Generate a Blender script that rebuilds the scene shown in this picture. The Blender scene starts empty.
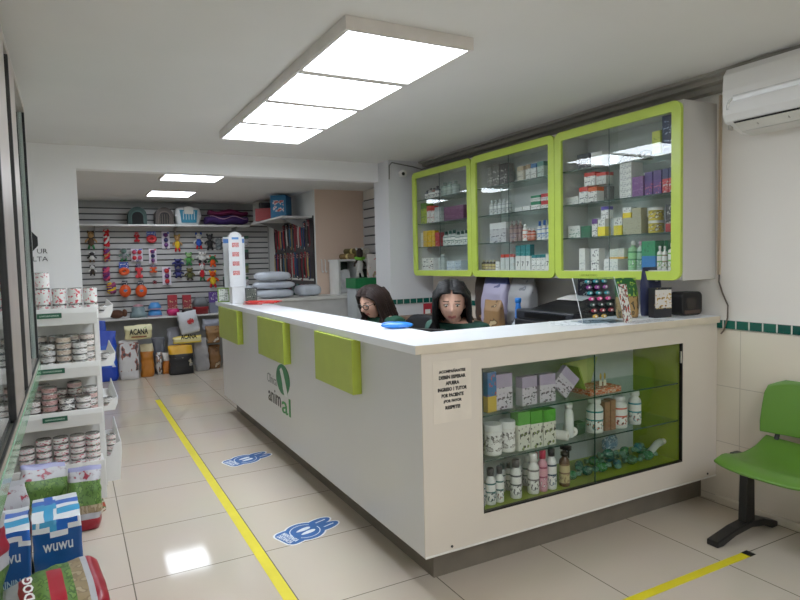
import bpy, bmesh, math, random
from mathutils import Vector, Matrix, noise
random.seed(7)
PI = math.pi
COL = bpy.context.scene.collection

# ------------------------------------------------------------------ camera model (for reading places off the room's planes)
CAM_F, CAM_H = 614.1147, 1.4172
_y, _p, _r = math.radians(28.1087), math.radians(-3.6194), math.radians(-1.3627)
FW = Vector((math.sin(_y)*math.cos(_p), math.cos(_y)*math.cos(_p), math.sin(_p)))
_rt = Vector((math.cos(_y), -math.sin(_y), 0)); _u0 = _rt.cross(FW)
RT = math.cos(_r)*_rt + math.sin(_r)*_u0
UP = -math.sin(_r)*_rt + math.cos(_r)*_u0
CAM = Vector((0, 0, CAM_H))
def at(px, py, axis, v):
    """the point of the plane axis = v seen at a pixel of the 800x600 frame"""
    d = FW + RT*((px-400)/CAM_F) - UP*((py-300)/CAM_F)
    i = 'xyz'.index(axis)
    return CAM + d*((v-CAM[i])/d[i])

# ------------------------------------------------------------------ materials
def lin(c):
    return tuple(((x/255)/12.92 if x/255 <= .04045 else ((x/255+.055)/1.055)**2.4) for x in c) + (1,)
_M = {}
def mat(rgb, rough=.5, metal=0., var=.06, scale=9., bump=0., coat=0., spec=.5):
    key = ('m', rgb, rough, metal, var, scale, bump, coat, spec)
    if key in _M: return _M[key]
    m = bpy.data.materials.new('surface'); m.use_nodes = True
    nt = m.node_tree; b = nt.nodes['Principled BSDF']
    b.inputs['Roughness'].default_value = rough; b.inputs['Metallic'].default_value = metal
    b.inputs['Coat Weight'].default_value = coat; b.inputs['Specular IOR Level'].default_value = spec
    tc = nt.nodes.new('ShaderNodeTexCoord'); n = nt.nodes.new('ShaderNodeTexNoise')
    n.inputs['Scale'].default_value = scale; n.inputs['Detail'].default_value = 3
    nt.links.new(tc.outputs['Object'], n.inputs['Vector'])
    r = nt.nodes.new('ShaderNodeValToRGB'); c = lin(rgb)
    r.color_ramp.elements[0].position = .3; r.color_ramp.elements[1].position = .7
    r.color_ramp.elements[0].color = tuple(x*(1-var) for x in c[:3])+(1,)
    r.color_ramp.elements[1].color = tuple(min(1, x*(1+var)) for x in c[:3])+(1,)
    nt.links.new(n.outputs['Fac'], r.inputs['Fac']); nt.links.new(r.outputs['Color'], b.inputs['Base Color'])
    if bump:
        bp = nt.nodes.new('ShaderNodeBump'); bp.inputs['Strength'].default_value = bump; bp.inputs['Distance'].default_value = .01
        nt.links.new(n.outputs['Fac'], bp.inputs['Height']); nt.links.new(bp.outputs['Normal'], b.inputs['Normal'])
    _M[key] = m; return m
def prt(base, a, c, scale=5., cut=.52, rough=.45, stretch=(1, 1, 1)):
    """printed packaging: blotches of two inks over a base colour"""
    key = ('p', base, a, c, scale, cut, rough, stretch)
    if key in _M: return _M[key]
    m = bpy.data.materials.new('print'); m.use_nodes = True
    nt = m.node_tree; b = nt.nodes['Principled BSDF']; b.inputs['Roughness'].default_value = rough
    tc = nt.nodes.new('ShaderNodeTexCoord'); mp = nt.nodes.new('ShaderNodeMapping'); mp.inputs['Scale'].default_value = stretch
    n = nt.nodes.new('ShaderNodeTexNoise'); n.inputs['Scale'].default_value = scale; n.inputs['Detail'].default_value = 1.5
    r = nt.nodes.new('ShaderNodeValToRGB'); r.color_ramp.interpolation = 'CONSTANT'
    r.color_ramp.elements[0].position = 0; r.color_ramp.elements[0].color = lin(base)
    r.color_ramp.elements[1].position = cut; r.color_ramp.elements[1].color = lin(a)
    e = r.color_ramp.elements.new(cut+.08); e.color = lin(c)
    nt.links.new(tc.outputs['Generated'], mp.inputs['Vector']); nt.links.new(mp.outputs['Vector'], n.inputs['Vector'])
    nt.links.new(n.outputs['Fac'], r.inputs['Fac']); nt.links.new(r.outputs['Color'], b.inputs['Base Color'])
    _M[key] = m; return m
def glow(rgb, strength):
    key = ('g', rgb, strength)
    if key in _M: return _M[key]
    m = bpy.data.materials.new('lit'); m.use_nodes = True
    nt = m.node_tree; b = nt.nodes['Principled BSDF']
    b.inputs['Base Color'].default_value = (.9, .9, .9, 1); b.inputs['Emission Color'].default_value = lin(rgb)
    b.inputs['Emission Strength'].default_value = strength
    _M[key] = m; return m
def glass(tint=(235, 242, 240), refl=1., ior=1.5):
    key = ('gl', tint, refl, ior)
    if key in _M: return _M[key]
    m = bpy.data.materials.new('glass'); m.use_nodes = True
    nt = m.node_tree
    for n in list(nt.nodes): nt.nodes.remove(n)
    o = nt.nodes.new('ShaderNodeOutputMaterial'); mx = nt.nodes.new('ShaderNodeMixShader')
    t = nt.nodes.new('ShaderNodeBsdfTransparent'); t.inputs['Color'].default_value = lin(tint)
    g = nt.nodes.new('ShaderNodeBsdfGlossy'); g.inputs['Roughness'].default_value = .01
    lw = nt.nodes.new('ShaderNodeLayerWeight'); lw.inputs['Blend'].default_value = .5
    pw = nt.nodes.new('ShaderNodeMath'); pw.operation = 'POWER'; pw.inputs[1].default_value = 5
    mu = nt.nodes.new('ShaderNodeMath'); mu.operation = 'MULTIPLY_ADD'; mu.inputs[1].default_value = .9*refl; mu.inputs[2].default_value = .045*refl
    nt.links.new(lw.outputs['Facing'], pw.inputs[0]); nt.links.new(pw.outputs[0], mu.inputs[0]); nt.links.new(mu.outputs[0], mx.inputs[0])
    nt.links.new(t.outputs[0], mx.inputs[1]); nt.links.new(g.outputs[0], mx.inputs[2]); nt.links.new(mx.outputs[0], o.inputs[0])
    _M[key] = m; return m
def tiles(name, rgb, grout, w, h, off, rough=.2, spec=.5, mortar=.003, swap=None, var=.03, bumps=True, second=None):
    m = bpy.data.materials.new(name); m.use_nodes = True
    nt = m.node_tree; b = nt.nodes['Principled BSDF']; b.inputs['Roughness'].default_value = rough; b.inputs['Specular IOR Level'].default_value = spec
    tc = nt.nodes.new('ShaderNodeTexCoord'); vec = tc.outputs['Object']
    if swap:   # pick the two axes the tiles run along
        s = nt.nodes.new('ShaderNodeSeparateXYZ'); c = nt.nodes.new('ShaderNodeCombineXYZ')
        nt.links.new(vec, s.inputs[0]); nt.links.new(s.outputs[swap[0]], c.inputs[0]); nt.links.new(s.outputs[swap[1]], c.inputs[1]); vec = c.outputs[0]
    mp = nt.nodes.new('ShaderNodeMapping'); mp.inputs['Location'].default_value = (-off[0], -off[1], 0)
    nt.links.new(vec, mp.inputs['Vector'])
    br = nt.nodes.new('ShaderNodeTexBrick'); br.offset = 0; br.squash = 1
    br.inputs['Scale'].default_value = 1; br.inputs['Brick Width'].default_value = w; br.inputs['Row Height'].default_value = h
    br.inputs['Mortar Size'].default_value = mortar; br.inputs['Mortar Smooth'].default_value = .1
    c = lin(rgb); c2 = lin(second) if second else tuple(x*(1-var) for x in c[:3])+(1,)
    br.inputs['Color1'].default_value = c; br.inputs['Color2'].default_value = c2; br.inputs['Mortar'].default_value = lin(grout)
    nt.links.new(mp.outputs[0], br.inputs['Vector'])
    n = nt.nodes.new('ShaderNodeTexNoise'); n.inputs['Scale'].default_value = 2.2; n.inputs['Detail'].default_value = 5
    nt.links.new(vec, n.inputs['Vector'])
    mx = nt.nodes.new('ShaderNodeMixRGB'); mx.blend_type = 'MULTIPLY'; mx.inputs[0].default_value = .12
    nt.links.new(br.outputs['Color'], mx.inputs[1]); nt.links.new(n.outputs['Color'], mx.inputs[2])
    nt.links.new(mx.outputs[0], b.inputs['Base Color'])
    bp = nt.nodes.new('ShaderNodeBump'); bp.inputs['Strength'].default_value = .25; bp.inputs['Distance'].default_value = .002; bp.invert = True
    nt.links.new(br.outputs['Fac'], bp.inputs['Height']); nt.links.new(bp.outputs['Normal'], b.inputs['Normal'])
    return m

WHITE = mat((226, 224, 220), .4); MELA = mat((222, 221, 219), .35, var=.02); PAINT = mat((226, 221, 214), .7, var=.02, scale=2)
LIME = mat((184, 206, 80), .3, var=.03); LIMED = mat((146, 168, 28), .45, var=.04)
BLACK = mat((22, 22, 24), .4); DARK = mat((45, 44, 44), .5); STEEL = mat((190, 190, 188), .25, 1.); ALU = mat((196, 186, 178), .35, .6)
CHROME = mat((210, 210, 212), .15, 1.); GREY = mat((140, 142, 145), .5); INK = mat((18, 17, 17), .6, var=.0)
PAPER = mat((236, 234, 228), .7); TEAL = mat((10, 92, 80), .25); GREEN = mat((24, 120, 70), .45)
GLASS = glass((251, 253, 252), .85); SHELFGLASS = glass((240, 248, 245), .5); CLEAR = glass((248, 250, 250), 1.)
GEDGE = mat((38, 70, 60), .15, coat=.5)

# ------------------------------------------------------------------ mesh builder
class MB:
    def __init__(s): s.v = []; s.f = []; s.m = []; s.s = []
    def add(s, vs, fs, m=0, smooth=False, M=None):
        b = len(s.v)
        for v in vs:
            v = Vector(v); s.v.append(tuple(M @ v) if M else tuple(v))
        for i, f in enumerate(fs):
            s.f.append([b+k for k in f]); s.m.append(m[i] if isinstance(m, (list, tuple)) else m); s.s.append(smooth)
        return s
    def box(s, x0, x1, y0, y1, z0, z1, m=0, M=None):
        vs = [(x, y, z) for z in (z0, z1) for y in (y0, y1) for x in (x0, x1)]
        return s.add(vs, [(0, 2, 3, 1), (4, 5, 7, 6), (0, 1, 5, 4), (2, 6, 7, 3), (0, 4, 6, 2), (1, 3, 7, 5)], m, False, M)
    def lathe(s, prof, seg=16, m=0, c=(0, 0, 0), smooth=True, M=None, cap=True):
        vs = []; fs = []; ms = []
        for r, z in prof:
            for k in range(seg):
                a = 2*PI*k/seg; vs.append((c[0]+r*math.cos(a), c[1]+r*math.sin(a), c[2]+z))
        for j in range(len(prof)-1):
            for k in range(seg):
                q = (k+1) % seg
                fs.append((j*seg+k, j*seg+q, (j+1)*seg+q, (j+1)*seg+k)); ms.append(m[j] if isinstance(m, (list, tuple)) else m)
        s.add(vs, fs, ms, smooth, M)
        if cap:
            m0 = m[0] if isinstance(m, (list, tuple)) else m; m1 = m[-1] if isinstance(m, (list, tuple)) else m
            n = len(prof)
            s.add([vs[k] for k in range(seg)], [tuple(range(seg-1, -1, -1))], m0, False, M)
            s.add([vs[(n-1)*seg+k] for k in range(seg)], [tuple(range(seg))], m1, False, M)
        return s
    def tube(s, pts, r, seg=8, m=0, smooth=True, M=None, flat=1.):
        pts = [Vector(p) for p in pts]; n = len(pts); vs = []; fs = []
        up = Vector((0, 0, 1))
        for i, p in enumerate(pts):
            t = (pts[min(i+1, n-1)]-pts[max(i-1, 0)])
            t = t.normalized() if t.length > 1e-9 else Vector((0, 0, 1))
            a = t.cross(up)
            if a.length < 1e-3: a = t.cross(Vector((0, 1, 0)))
            a.normalize(); b = a.cross(t).normalized(); up = b
            rr = r[i] if isinstance(r, (list, tuple)) else r
            for k in range(seg):
                th = 2*PI*k/seg; vs.append(p+a*(rr*math.cos(th))+b*(rr*flat*math.sin(th)))
        for i in range(n-1):
            for k in range(seg):
                q = (k+1) % seg; fs.append((i*seg+k, i*seg+q, (i+1)*seg+q, (i+1)*seg+k))
        fs += [tuple(range(seg-1, -1, -1)), tuple((n-1)*seg+k for k in range(seg))]
        return s.add(vs, fs, m, smooth, M)
    def prism(s, poly, a, b, axis='y', m=0, M=None, smooth=False):
        """extrude a 2-D polygon along an axis; the polygon's coordinates are the two other axes in order"""
        def P(u, v, w): return {'x': (w, u, v), 'y': (u, w, v), 'z': (u, v, w)}[axis]
        n = len(poly); vs = [P(u, v, a) for u, v in poly]+[P(u, v, b) for u, v in poly]
        fs = [tuple(range(n)), tuple(range(2*n-1, n-1, -1))]+[(k, k+n, (k+1) % n+n, (k+1) % n) for k in range(n)]
        return s.add(vs, fs, m, smooth, M)
    def ball(s, c, r, seg=14, m=0, M=None, fn=None):
        rx, ry, rz = r if isinstance(r, (tuple, list)) else (r, r, r)
        h = max(6, seg*2//3); vs = []; fs = []
        for j in range(h+1):
            ph = -PI/2+PI*j/h
            for k in range(seg):
                th = 2*PI*k/seg; d = Vector((math.cos(ph)*math.cos(th), math.cos(ph)*math.sin(th), math.sin(ph)))
                q = Vector((c[0]+rx*d.x, c[1]+ry*d.y, c[2]+rz*d.z))
                vs.append(fn(q, d) if fn else q)
        for j in range(h):
            for k in range(seg):
                q = (k+1) % seg; fs.append((j*seg+k, j*seg+q, (j+1)*seg+q, (j+1)*seg+k))
        return s.add(vs, fs, m, True, M)
    def loft(s, rings, matfn=None, m=0, smooth=True, M=None):
        n = len(rings[0]); vs = [p for r in rings for p in r]; fs = []; ms = []
        for j in range(len(rings)-1):
            for k in range(n):
                q = (k+1) % n; fs.append((j*n+k, j*n+q, (j+1)*n+q, (j+1)*n+k)); ms.append(matfn(j/(len(rings)-1), k/n) if matfn else m)
        s.add(vs, fs, ms, smooth, M)
        s.add(rings[0], [tuple(range(n-1, -1, -1))], matfn(0, 0) if matfn else m, False, M)
        s.add(rings[-1], [tuple(range(n))], matfn(1, 0) if matfn else m, False, M)
        return s
    def mesh(s, name, mats):
        me = bpy.data.meshes.new(name); me.from_pydata(s.v, [], s.f)
        for x in (mats if isinstance(mats, (list, tuple)) else [mats]): me.materials.append(x)
        me.polygons.foreach_set('material_index', s.m); me.polygons.foreach_set('use_smooth', s.s)
        bm = bmesh.new(); bm.from_mesh(me); bmesh.ops.remove_doubles(bm, verts=bm.verts, dist=1e-6); bmesh.ops.recalc_face_normals(bm, faces=bm.faces); bm.to_mesh(me); bm.free()
        me.update(); return me
    def build(s, name, mats, parent=None, loc=None, rot=None, bevel=0., seg=2):
        o = bpy.data.objects.new(name, s.mesh(name, mats)); COL.objects.link(o)
        if parent: o.parent = parent
        if loc is not None: o.location = loc
        if rot is not None: o.rotation_euler = rot
        if bevel:
            b = o.modifiers.new('edge', 'BEVEL'); b.width = bevel; b.segments = seg; b.limit_method = 'ANGLE'; b.angle_limit = math.radians(40)
        return o
def tag(o, label, cat, group=None, kind=None):
    if label: o['label'] = label
    if cat: o['category'] = cat
    if group: o['group'] = group
    if kind: o['kind'] = kind
    return o
def thing(name, label, cat, loc=(0, 0, 0), rz=0, group=None):
    o = bpy.data.objects.new(name, None); COL.objects.link(o); o.location = loc; o.rotation_euler = (0, 0, rz)
    return tag(o, label, cat, group)
def struct(mb, name, mats, bevel=0.):
    o = mb.build(name, mats, bevel=bevel); o['kind'] = 'structure'; return o
def put(name, me, parent=None, loc=None, rot=None, scale=None):
    o = bpy.data.objects.new(name, me); COL.objects.link(o)
    if parent: o.parent = parent
    if loc is not None: o.location = loc
    if rot is not None: o.rotation_euler = rot
    if scale is not None: o.scale = scale
    return o
def dup(root, loc, rz=None, label=None):
    r = root.copy(); COL.objects.link(r); r.location = loc
    if rz is not None: r.rotation_euler = (0, 0, rz)
    if label: r['label'] = label
    for ch in list(root.children):
        c = ch.copy(); COL.objects.link(c); c.parent = r
        for g in list(ch.children):
            d = g.copy(); COL.objects.link(d); d.parent = c
    return r
def evaluated(o, name):
    dg = bpy.context.evaluated_depsgraph_get(); me = bpy.data.meshes.new_from_object(o.evaluated_get(dg)); me.name = name
    d = o.data; bpy.data.objects.remove(o)
    if isinstance(d, bpy.types.Mesh): bpy.data.meshes.remove(d)
    return me
_T = {}
def text_mesh(body, w, h, depth=.001, m=INK, bold=0.):
    """flat lettering filling a w x h box, centred, in the local x-z plane facing -y"""
    cu = bpy.data.curves.new('letters', 'FONT'); cu.body = body; cu.align_x = 'CENTER'; cu.space_line = .85; cu.resolution_u = 2
    cu.extrude = .01; cu.offset = bold
    o = bpy.data.objects.new('letters', cu); COL.objects.link(o)
    bpy.context.view_layer.update()
    me = evaluated(o, 'lettering')
    xs = [v.co.x for v in me.vertices]; ys = [v.co.y for v in me.vertices]
    if not xs: return me
    cx, cy = (min(xs)+max(xs))/2, (min(ys)+max(ys))/2; sx, sy = w/max(1e-6, max(xs)-min(xs)), h/max(1e-6, max(ys)-min(ys))
    for v in me.vertices:
        x, y, z = v.co; v.co = ((x-cx)*sx, -z/.01*depth/2, (y-cy)*sy)
    me.materials.clear(); me.materials.append(m); return me
def letters(body, w, h, parent, loc, rot=(0, 0, 0), m=INK, bold=0., name='lettering', depth=.001):
    return put(name, text_mesh(body, w, h, depth, m, bold), parent, loc, rot)
ORD = ['first', 'second', 'third', 'fourth', 'fifth', 'sixth', 'seventh', 'eighth', 'ninth', 'tenth', 'eleventh', 'twelfth', 'thirteenth', 'fourteenth', 'fifteenth', 'sixteenth']

# ================================================================== THE ROOM
CZ = 2.385; RX = 3.204; RY = 9.1; SX = 2.65; PY = 7.1; PX = 3.30; BZ = 2.31
FLOOR = tiles('floor tile', (210, 197, 180), (120, 112, 100), .6, .6, (.7772, 2.9331), rough=.07, mortar=.0028, spec=.22)
struct(MB().box(-.75, 3.6, -2.4, 9.4, -.05, 0), 'floor', FLOOR)
CEILM = mat((222, 220, 216), .8, var=.02, scale=2)
struct(MB().box(-.75, 3.6, -2.4, 9.4, CZ, CZ+.05), 'ceiling', CEILM)
# right wall: tiled below the green band, painted above it
struct(MB().box(RX, RX+.1, -2.4, 5.6, .995, CZ), 'wall_right', PAINT)
WT = tiles('wall tile', (224, 214, 197), (190, 180, 164), .33, .32, (2.06, .355), rough=.25, swap=('Y', 'Z'), mortar=.002)
struct(MB().box(RX-.006, RX+.1, -2.4, 5.3, 0, .995), 'wall_right_tiled', WT)
BAND = tiles('band tile', (8, 92, 78), (205, 208, 200), .074, .06, (2.01, .993), rough=.15, swap=('Y', 'Z'), mortar=.004, second=(6, 74, 66))
struct(MB().box(RX-.012, RX, -2.4, 5.28, 1.0, 1.046), 'trim_1', BAND)
struct(MB().box(RX-.03, RX-.0065, -2.4, 2.19, .0, .045), 'baseboard_right', mat((206, 196, 180), .4), bevel=.006)
# cornice along the right wall
struct(MB().prism([(RX, CZ), (3.06, CZ), (3.06, CZ-.018), (3.10, CZ-.022), (3.105, CZ-.045), (3.15, CZ-.05), (3.155, CZ-.08), (RX, CZ-.085)], -2.4, 5.28), 'trim_2', mat((150, 146, 138), .6, var=.03))
# stub wall between the counter area and the back room
BAND2 = tiles('band tile', (8, 92, 78), (205, 208, 200), .074, .06, (2.78, .993), rough=.15, swap=('X', 'Z'), mortar=.004, second=(6, 74, 66))
struct(MB().box(2.725, RX+.17, 5.28, 5.6, 0, CZ), 'wall_stub', mat((210, 210, 212), .6, var=.015, scale=2))
struct(MB().box(2.735, RX-.013, 5.27, 5.28, 1.0, 1.046), 'trim_3', BAND2)
# the wall with the wide opening to the back room, its beam
struct(MB().box(-.75, .078, 5.5, 5.62, 0, CZ), 'wall_left_of_opening', mat((244, 243, 242), .7, var=.01, scale=2))
struct(MB().box(.078, 2.725, 5.5, 5.62, 2.205, CZ), 'beam', mat((244, 243, 242), .7, var=.01, scale=2))
struct(MB().box(-.75, -.65, -2.4, 9.4, 0, CZ), 'wall_left', PAINT)
struct(MB().box(-.75, 3.6, -2.4, -2.3, 0, CZ), 'wall_street', PAINT)
# back room
PINK = mat((218, 192, 172), .7, var=.02, scale=2); SIDEW = mat((205, 206, 202), .6, var=.02, scale=2)
struct(MB().box(-.65, 2.75, RY, RY+.1, 0, CZ), 'wall_rear', mat((160, 161, 160), .6))
struct(MB().box(SX, SX+.1, PY+.002, RY, 0, CZ), 'wall_side', SIDEW)
struct(MB().box(SX+.0005, 3.6, PY, PY+.1, 0, CZ), 'wall_pink', PINK)
struct(MB().box(PX, PX+.1, 5.6, PY, 0, CZ), 'wall_passage', mat((205, 200, 190), .6))
struct(MB().box(-.65, 3.5, 5.62, RY+.1, BZ, CZ-.001), 'ceiling_back_room', CEILM)
def slat_mats(pts):  # groove faces take a dark colour that paints in their shade
    n = len(pts); ms = [0, 0]
    for k in range(n):
        a, b = pts[k], pts[(k+1) % n]; ms.append(0 if abs(a[0]-b[0]) < 1e-6 and a[0] < pts[0][0]-.01 else 1)
    return ms
def slat_profile(z0, z1, pitch, y, gap=.018, depth=.016):
    pts = [(y, z0)]; z = z0
    while z+pitch <= z1+1e-6:
        pts += [(y-depth, z), (y-depth, z+pitch-gap), (y-.001, z+pitch-gap+.002), (y-.001, z+pitch-.002)]; z += pitch
    return pts+[(y, z)]
SLAT = mat((184, 183, 182), .45, var=.03, scale=3)
_sp = slat_profile(.74, 2.29, .078, RY); struct(MB().prism(_sp, -.6, 2.63, 'x', slat_mats(_sp)), 'trim_slatwall_rear', [SLAT, mat((66, 66, 68), .6)])
_sp = slat_profile(1.2, 2.2, .11, PX); struct(MB().prism(_sp, 6.60, 7.09, 'y', slat_mats(_sp)), 'trim_slatwall_passage', [SLAT, mat((66, 66, 68), .6)])
struct(MB().box(PX-.025, PX-.001, 6.56, 6.60, 1.1, 2.26), 'trim_yellow_edge', mat((196, 186, 60), .4))

# ------------------------------------------------------------------ lights
def ceiling_light(x0, x1, y0, y1, n, drop, label, strength, group=None, cz=CZ):
    t = thing('ceiling_light', label, 'ceiling light', ((x0+x1)/2, (y0+y1)/2, cz), 0, group)
    a, b = (x1-x0)/2, (y1-y0)/2; e = .018
    f = MB()
    f.box(-a, -a+e, -b, b, -drop, -.0005).box(a-e, a, -b, b, -drop, -.0005).box(-a+e, a-e, -b, -b+e, -drop, -.0005).box(-a+e, a-e, b-e, b, -drop, -.0005)
    step = (2*b-e)/n
    for k in range(1, n): f.box(-a+e, a-e, -b+k*step-.020, -b+k*step+e+.020, -drop-.004, -drop+.02)
    f.build('frame', mat((214, 208, 202), .4), t)
    for k in range(n):
        MB().box(-a+e, a-e, -b+k*step+e, -b+(k+1)*step, -drop+.006, -drop+.012).build('diffuser', glow((236, 245, 255), strength), t)
    return t
ceiling_light(.998, 1.605, 2.265, 4.58, 4, .054, 'long white box ceiling light of four glowing panels above the counter', 11.0)
ceiling_light(.83, 1.41, 6.20, 6.73, 1, .014, 'square flush ceiling light just beyond the beam', 9.5, 'flush lights in the back room', BZ)
ceiling_light(.86, 1.385, 7.67, 8.28, 1, .014, 'square flush ceiling light close to the slatted rear wall', 9.5, 'flush lights in the back room', BZ)
# added fill light, shaped as a fitting out of view behind the camera
ceiling_light(.6, 1.8, -1.5, -.3, 2, .058, 'added fill light, a square white ceiling box over the unseen street end', 11.0)

# ================================================================== COUNTER
PANEL = mat((214, 214, 215), .3, var=.015, scale=2); PANELF = mat((220, 210, 197), .35, var=.02, scale=2)
CX, CY, CE = 1.266, 2.196, 6.06
ct = thing('reception_counter', 'long white L-shaped reception counter with lime blocks and a glazed end', 'counter', (CX, CY, 0))
def C(mb, name, mats, **k):
    o = mb.build(name, mats, ct, **k); o.location = (-CX, -CY, 0); return o
C(MB().box(CX, CX+.02, CY+.004, CE, .151, 1.03), 'front_panel', PANEL, bevel=.002)
C(MB().box(CX+.02, CX+.25, CE-.02, CE, .151, 1.03), 'end_panel', PANEL)
C(MB().box(CX+.02, CX+.04, CY+.5, CE-.05, .151, 1.03), 'back_panel', PANEL)
ox0, ox1, oz0, oz1 = 1.572, 2.908, .281, .937
f = MB()
f.box(CX+.0005, ox0, CY, CY+.02, .151, 1.03).box(ox1, RX-.008, CY, CY+.02, .151, 1.03).box(ox0, ox1, CY, CY+.02, .151, oz0).box(ox0, ox1, CY, CY+.02, oz1, 1.03)
C(f, 'display_front', PANELF)
C(MB().box(CX+.03, RX-.008, CY+.022, CY+.36, .151, .16).box(CX+.03, ox0-.02, CY+.34, CY+.36, .16, 1.03), 'carcass', PANEL)
C(MB().box(1.362, RX-.008, 2.291, 2.32, 0, .15).box(1.362, 1.39, 2.32, CE-.08, 0, .15), 'plinth', mat((112, 104, 92), .45, var=.1))
C(MB().box(CX+.0, RX-.01, CY-.004, CY, .151, .158), 'edge_strip', mat((235, 232, 226), .3))
slab = MB().prism([(1.228, 2.178), (RX-.008, 2.178), (RX-.008, 2.56), (1.537, 2.56), (1.537, 6.12), (1.228, 6.12)], 1.031, 1.069, 'z')
C(slab, 'countertop', mat((236, 238, 242), .28, var=.012, scale=3), bevel=.003)
C(MB().box(1.229, RX-.009, 2.1768, 2.1779, 1.0315, 1.0675), 'edge_banding', mat((218, 206, 186), .4))
C(MB().prism([(1.30, 2.56), (1.73, 2.56), (1.73, 2.57), (1.56, 2.57)], .72, .745, 'z').box(1.30, 1.72, 2.57, 5.2, .72, .745), 'work_surface', mat((190, 185, 178), .4))
# lime blocks on the long face
for (y0, y1, z0) in ((2.80, 3.335, .752), (3.93, 4.56, .748), (5.21, 5.93, .742)):
    C(MB().box(1.215, CX-.0005, y0, y1, z0, 1.03), 'lime_block', mat((170, 186, 66), .35, var=.04), bevel=.002)
for (a, z) in ((.05, .17), (.95, .17), (1.7, .17)):
    pass
# glazed niche
C(MB().box(ox0, ox1, CY+.022, CY+.35, oz0-.006, oz0), 'niche_floor', mat((140, 158, 30), .35, var=.04))
C(MB().box(ox0-.012, ox0, CY+.022, CY+.35, oz0, oz1), 'niche_side', mat((140, 158, 30), .4))
C(MB().box(ox1, ox1+.012, CY+.022, CY+.35, oz0, oz1), 'niche_side', mat((140, 158, 30), .4))
C(MB().box(ox0, ox1, CY+.022, CY+.35, oz1, oz1+.01), 'niche_ceiling', mat((140, 158, 30), .4))
C(MB().box(ox0, ox1, CY+.338, CY+.35, oz0, oz1), 'niche_back', mat((196, 200, 200), .5))
midx = 2.235
for z in (.509, .716):
    C(MB().box(ox0+.003, ox1-.003, CY+.03, CY+.33, z-.007, z-.001), 'glass_shelf', SHELFGLASS)
    C(MB().box(ox0+.003, ox1-.003, CY+.0285, CY+.0295, z-.0075, z-.0005), 'shelf_edge', GEDGE)
C(MB().box(ox0+.002, midx+.02, CY+.004, CY+.008, oz0+.004, oz1-.004), 'sliding_glass', GLASS)
C(MB().box(midx-.02, ox1-.002, CY+.012, CY+.016, oz0+.004, oz1-.004), 'sliding_glass', GLASS)
C(MB().box(midx+.02, midx+.0235, CY+.003, CY+.009, oz0+.004, oz1-.004), 'glass_edge', GEDGE)
C(MB().box(ox0, ox1, CY+.002, CY+.02, oz0, oz0+.008).box(ox0, ox0+.006, CY+.002, CY+.02, oz0+.008, oz1).box(ox1-.006, ox1, CY+.002, CY+.02, oz0+.008, oz1), 'glass_track', mat((40, 38, 34), .4, .5))
C(MB().box(2.884, 2.894, CY-.004, CY+.003, .83, .895), 'glass_pull', CHROME)
for x in (1.40, 3.12): C(MB().lathe([(.006, 0), (.006, .003)], 10, c=(0, 0, 0), M=Matrix.Translation((x, CY, .175)) @ Matrix.Rotation(PI/2, 4, 'X')), 'screw_cap', BLACK)
# logo on the long face
L = -PI/2
letters('anim', .31, .105, ct, (-.0015, 4.35-CY, .452), (0, 0, L), mat((30, 30, 32), .4), .012, 'logo_lettering')
letters('al', .2, .125, ct, (-.0015, 4.075-CY, .437), (0, 0, L), mat((60, 150, 80), .45), .01, 'logo_lettering')
letters('Clínica', .24, .07, ct, (-.0015, 4.40-CY, .575), (0, 0, L), GREY, .0, 'logo_lettering')
em = [(4.13+.155*math.cos(a)*(1 if math.sin(a) > -.2 else .95), (.612+.108*math.sin(a))) for a in [2*PI*k/36 for k in range(36)]]
C(MB().prism(em, CX-.002, CX-.0002, 'x'), 'logo_emblem', GREEN)
sw = [(4.19, .675), (4.155, .695), (4.12, .675), (4.07, .60), (4.03, .53), (4.02, .505), (4.10, .504), (4.13, .55), (4.15, .61)]
C(MB().prism(sw, CX-.003, CX-.0021, 'x'), 'logo_emblem', mat((225, 230, 228), .4))
# notice taped to the front
nt_ = tag(MB().box(-.097, .097, -.0008, 0, -.133, .133).build('paper_notice', mat((226, 216, 202), .6), None, (1.417, CY-.0006, .857)), 'white paper notice in Spanish taped beside the glazed niche', 'notice')
lines = ['ACOMPAÑANTES', 'DEBEN ESPERAR', 'AFUERA', 'INGRESO 1 TUTOR', 'POR PACIENTE', '¡POR FAVOR', 'RESPETE!']
for k, s in enumerate(lines):
    w = {0: .136, 1: .136, 2: .07, 3: .148, 4: .112, 5: .092, 6: .076}[k]
    letters(s, w, .0165, nt_, (.0, -.0016, .088-k*.0262), (0, 0, 0), INK, .05)

# ================================================================== WALL CABINETS
cab_names = ['nearest', 'middle', 'far']
WY0, WC, CX0, Z0, Z1 = 2.2145, .978, 2.906, 1.276, 2.244
SHZ = [1.325, 1.545, 1.765, 1.988]
def rrect(x0, x1, z0, z1, r, n=6):
    pts = []
    for cx, cz, a0 in ((x1-r, z1-r, 0), (x0+r, z1-r, 90), (x0+r, z0+r, 180), (x1-r, z0+r, 270)):
        for k in range(n+1):
            a = math.radians(a0+90*k/n); pts.append((cx+r*math.cos(a), cz+r*math.sin(a)))
    return pts
def ring_prism(outer, inner, a, b):
    n = len(outer); mb = MB()
    P = lambda p, w: (w, p[0], p[1])
    vs = [P(p, a) for p in outer]+[P(p, a) for p in inner]+[P(p, b) for p in outer]+[P(p, b) for p in inner]
    fs = []
    for k in range(n):
        q = (k+1) % n
        fs += [(k, q, n+q, n+k), (2*n+k, 3*n+k, 3*n+q, 2*n+q), (k, 2*n+k, 2*n+q, q), (n+k, n+q, 3*n+q, 3*n+k)]
    return mb.add(vs, fs)
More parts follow.
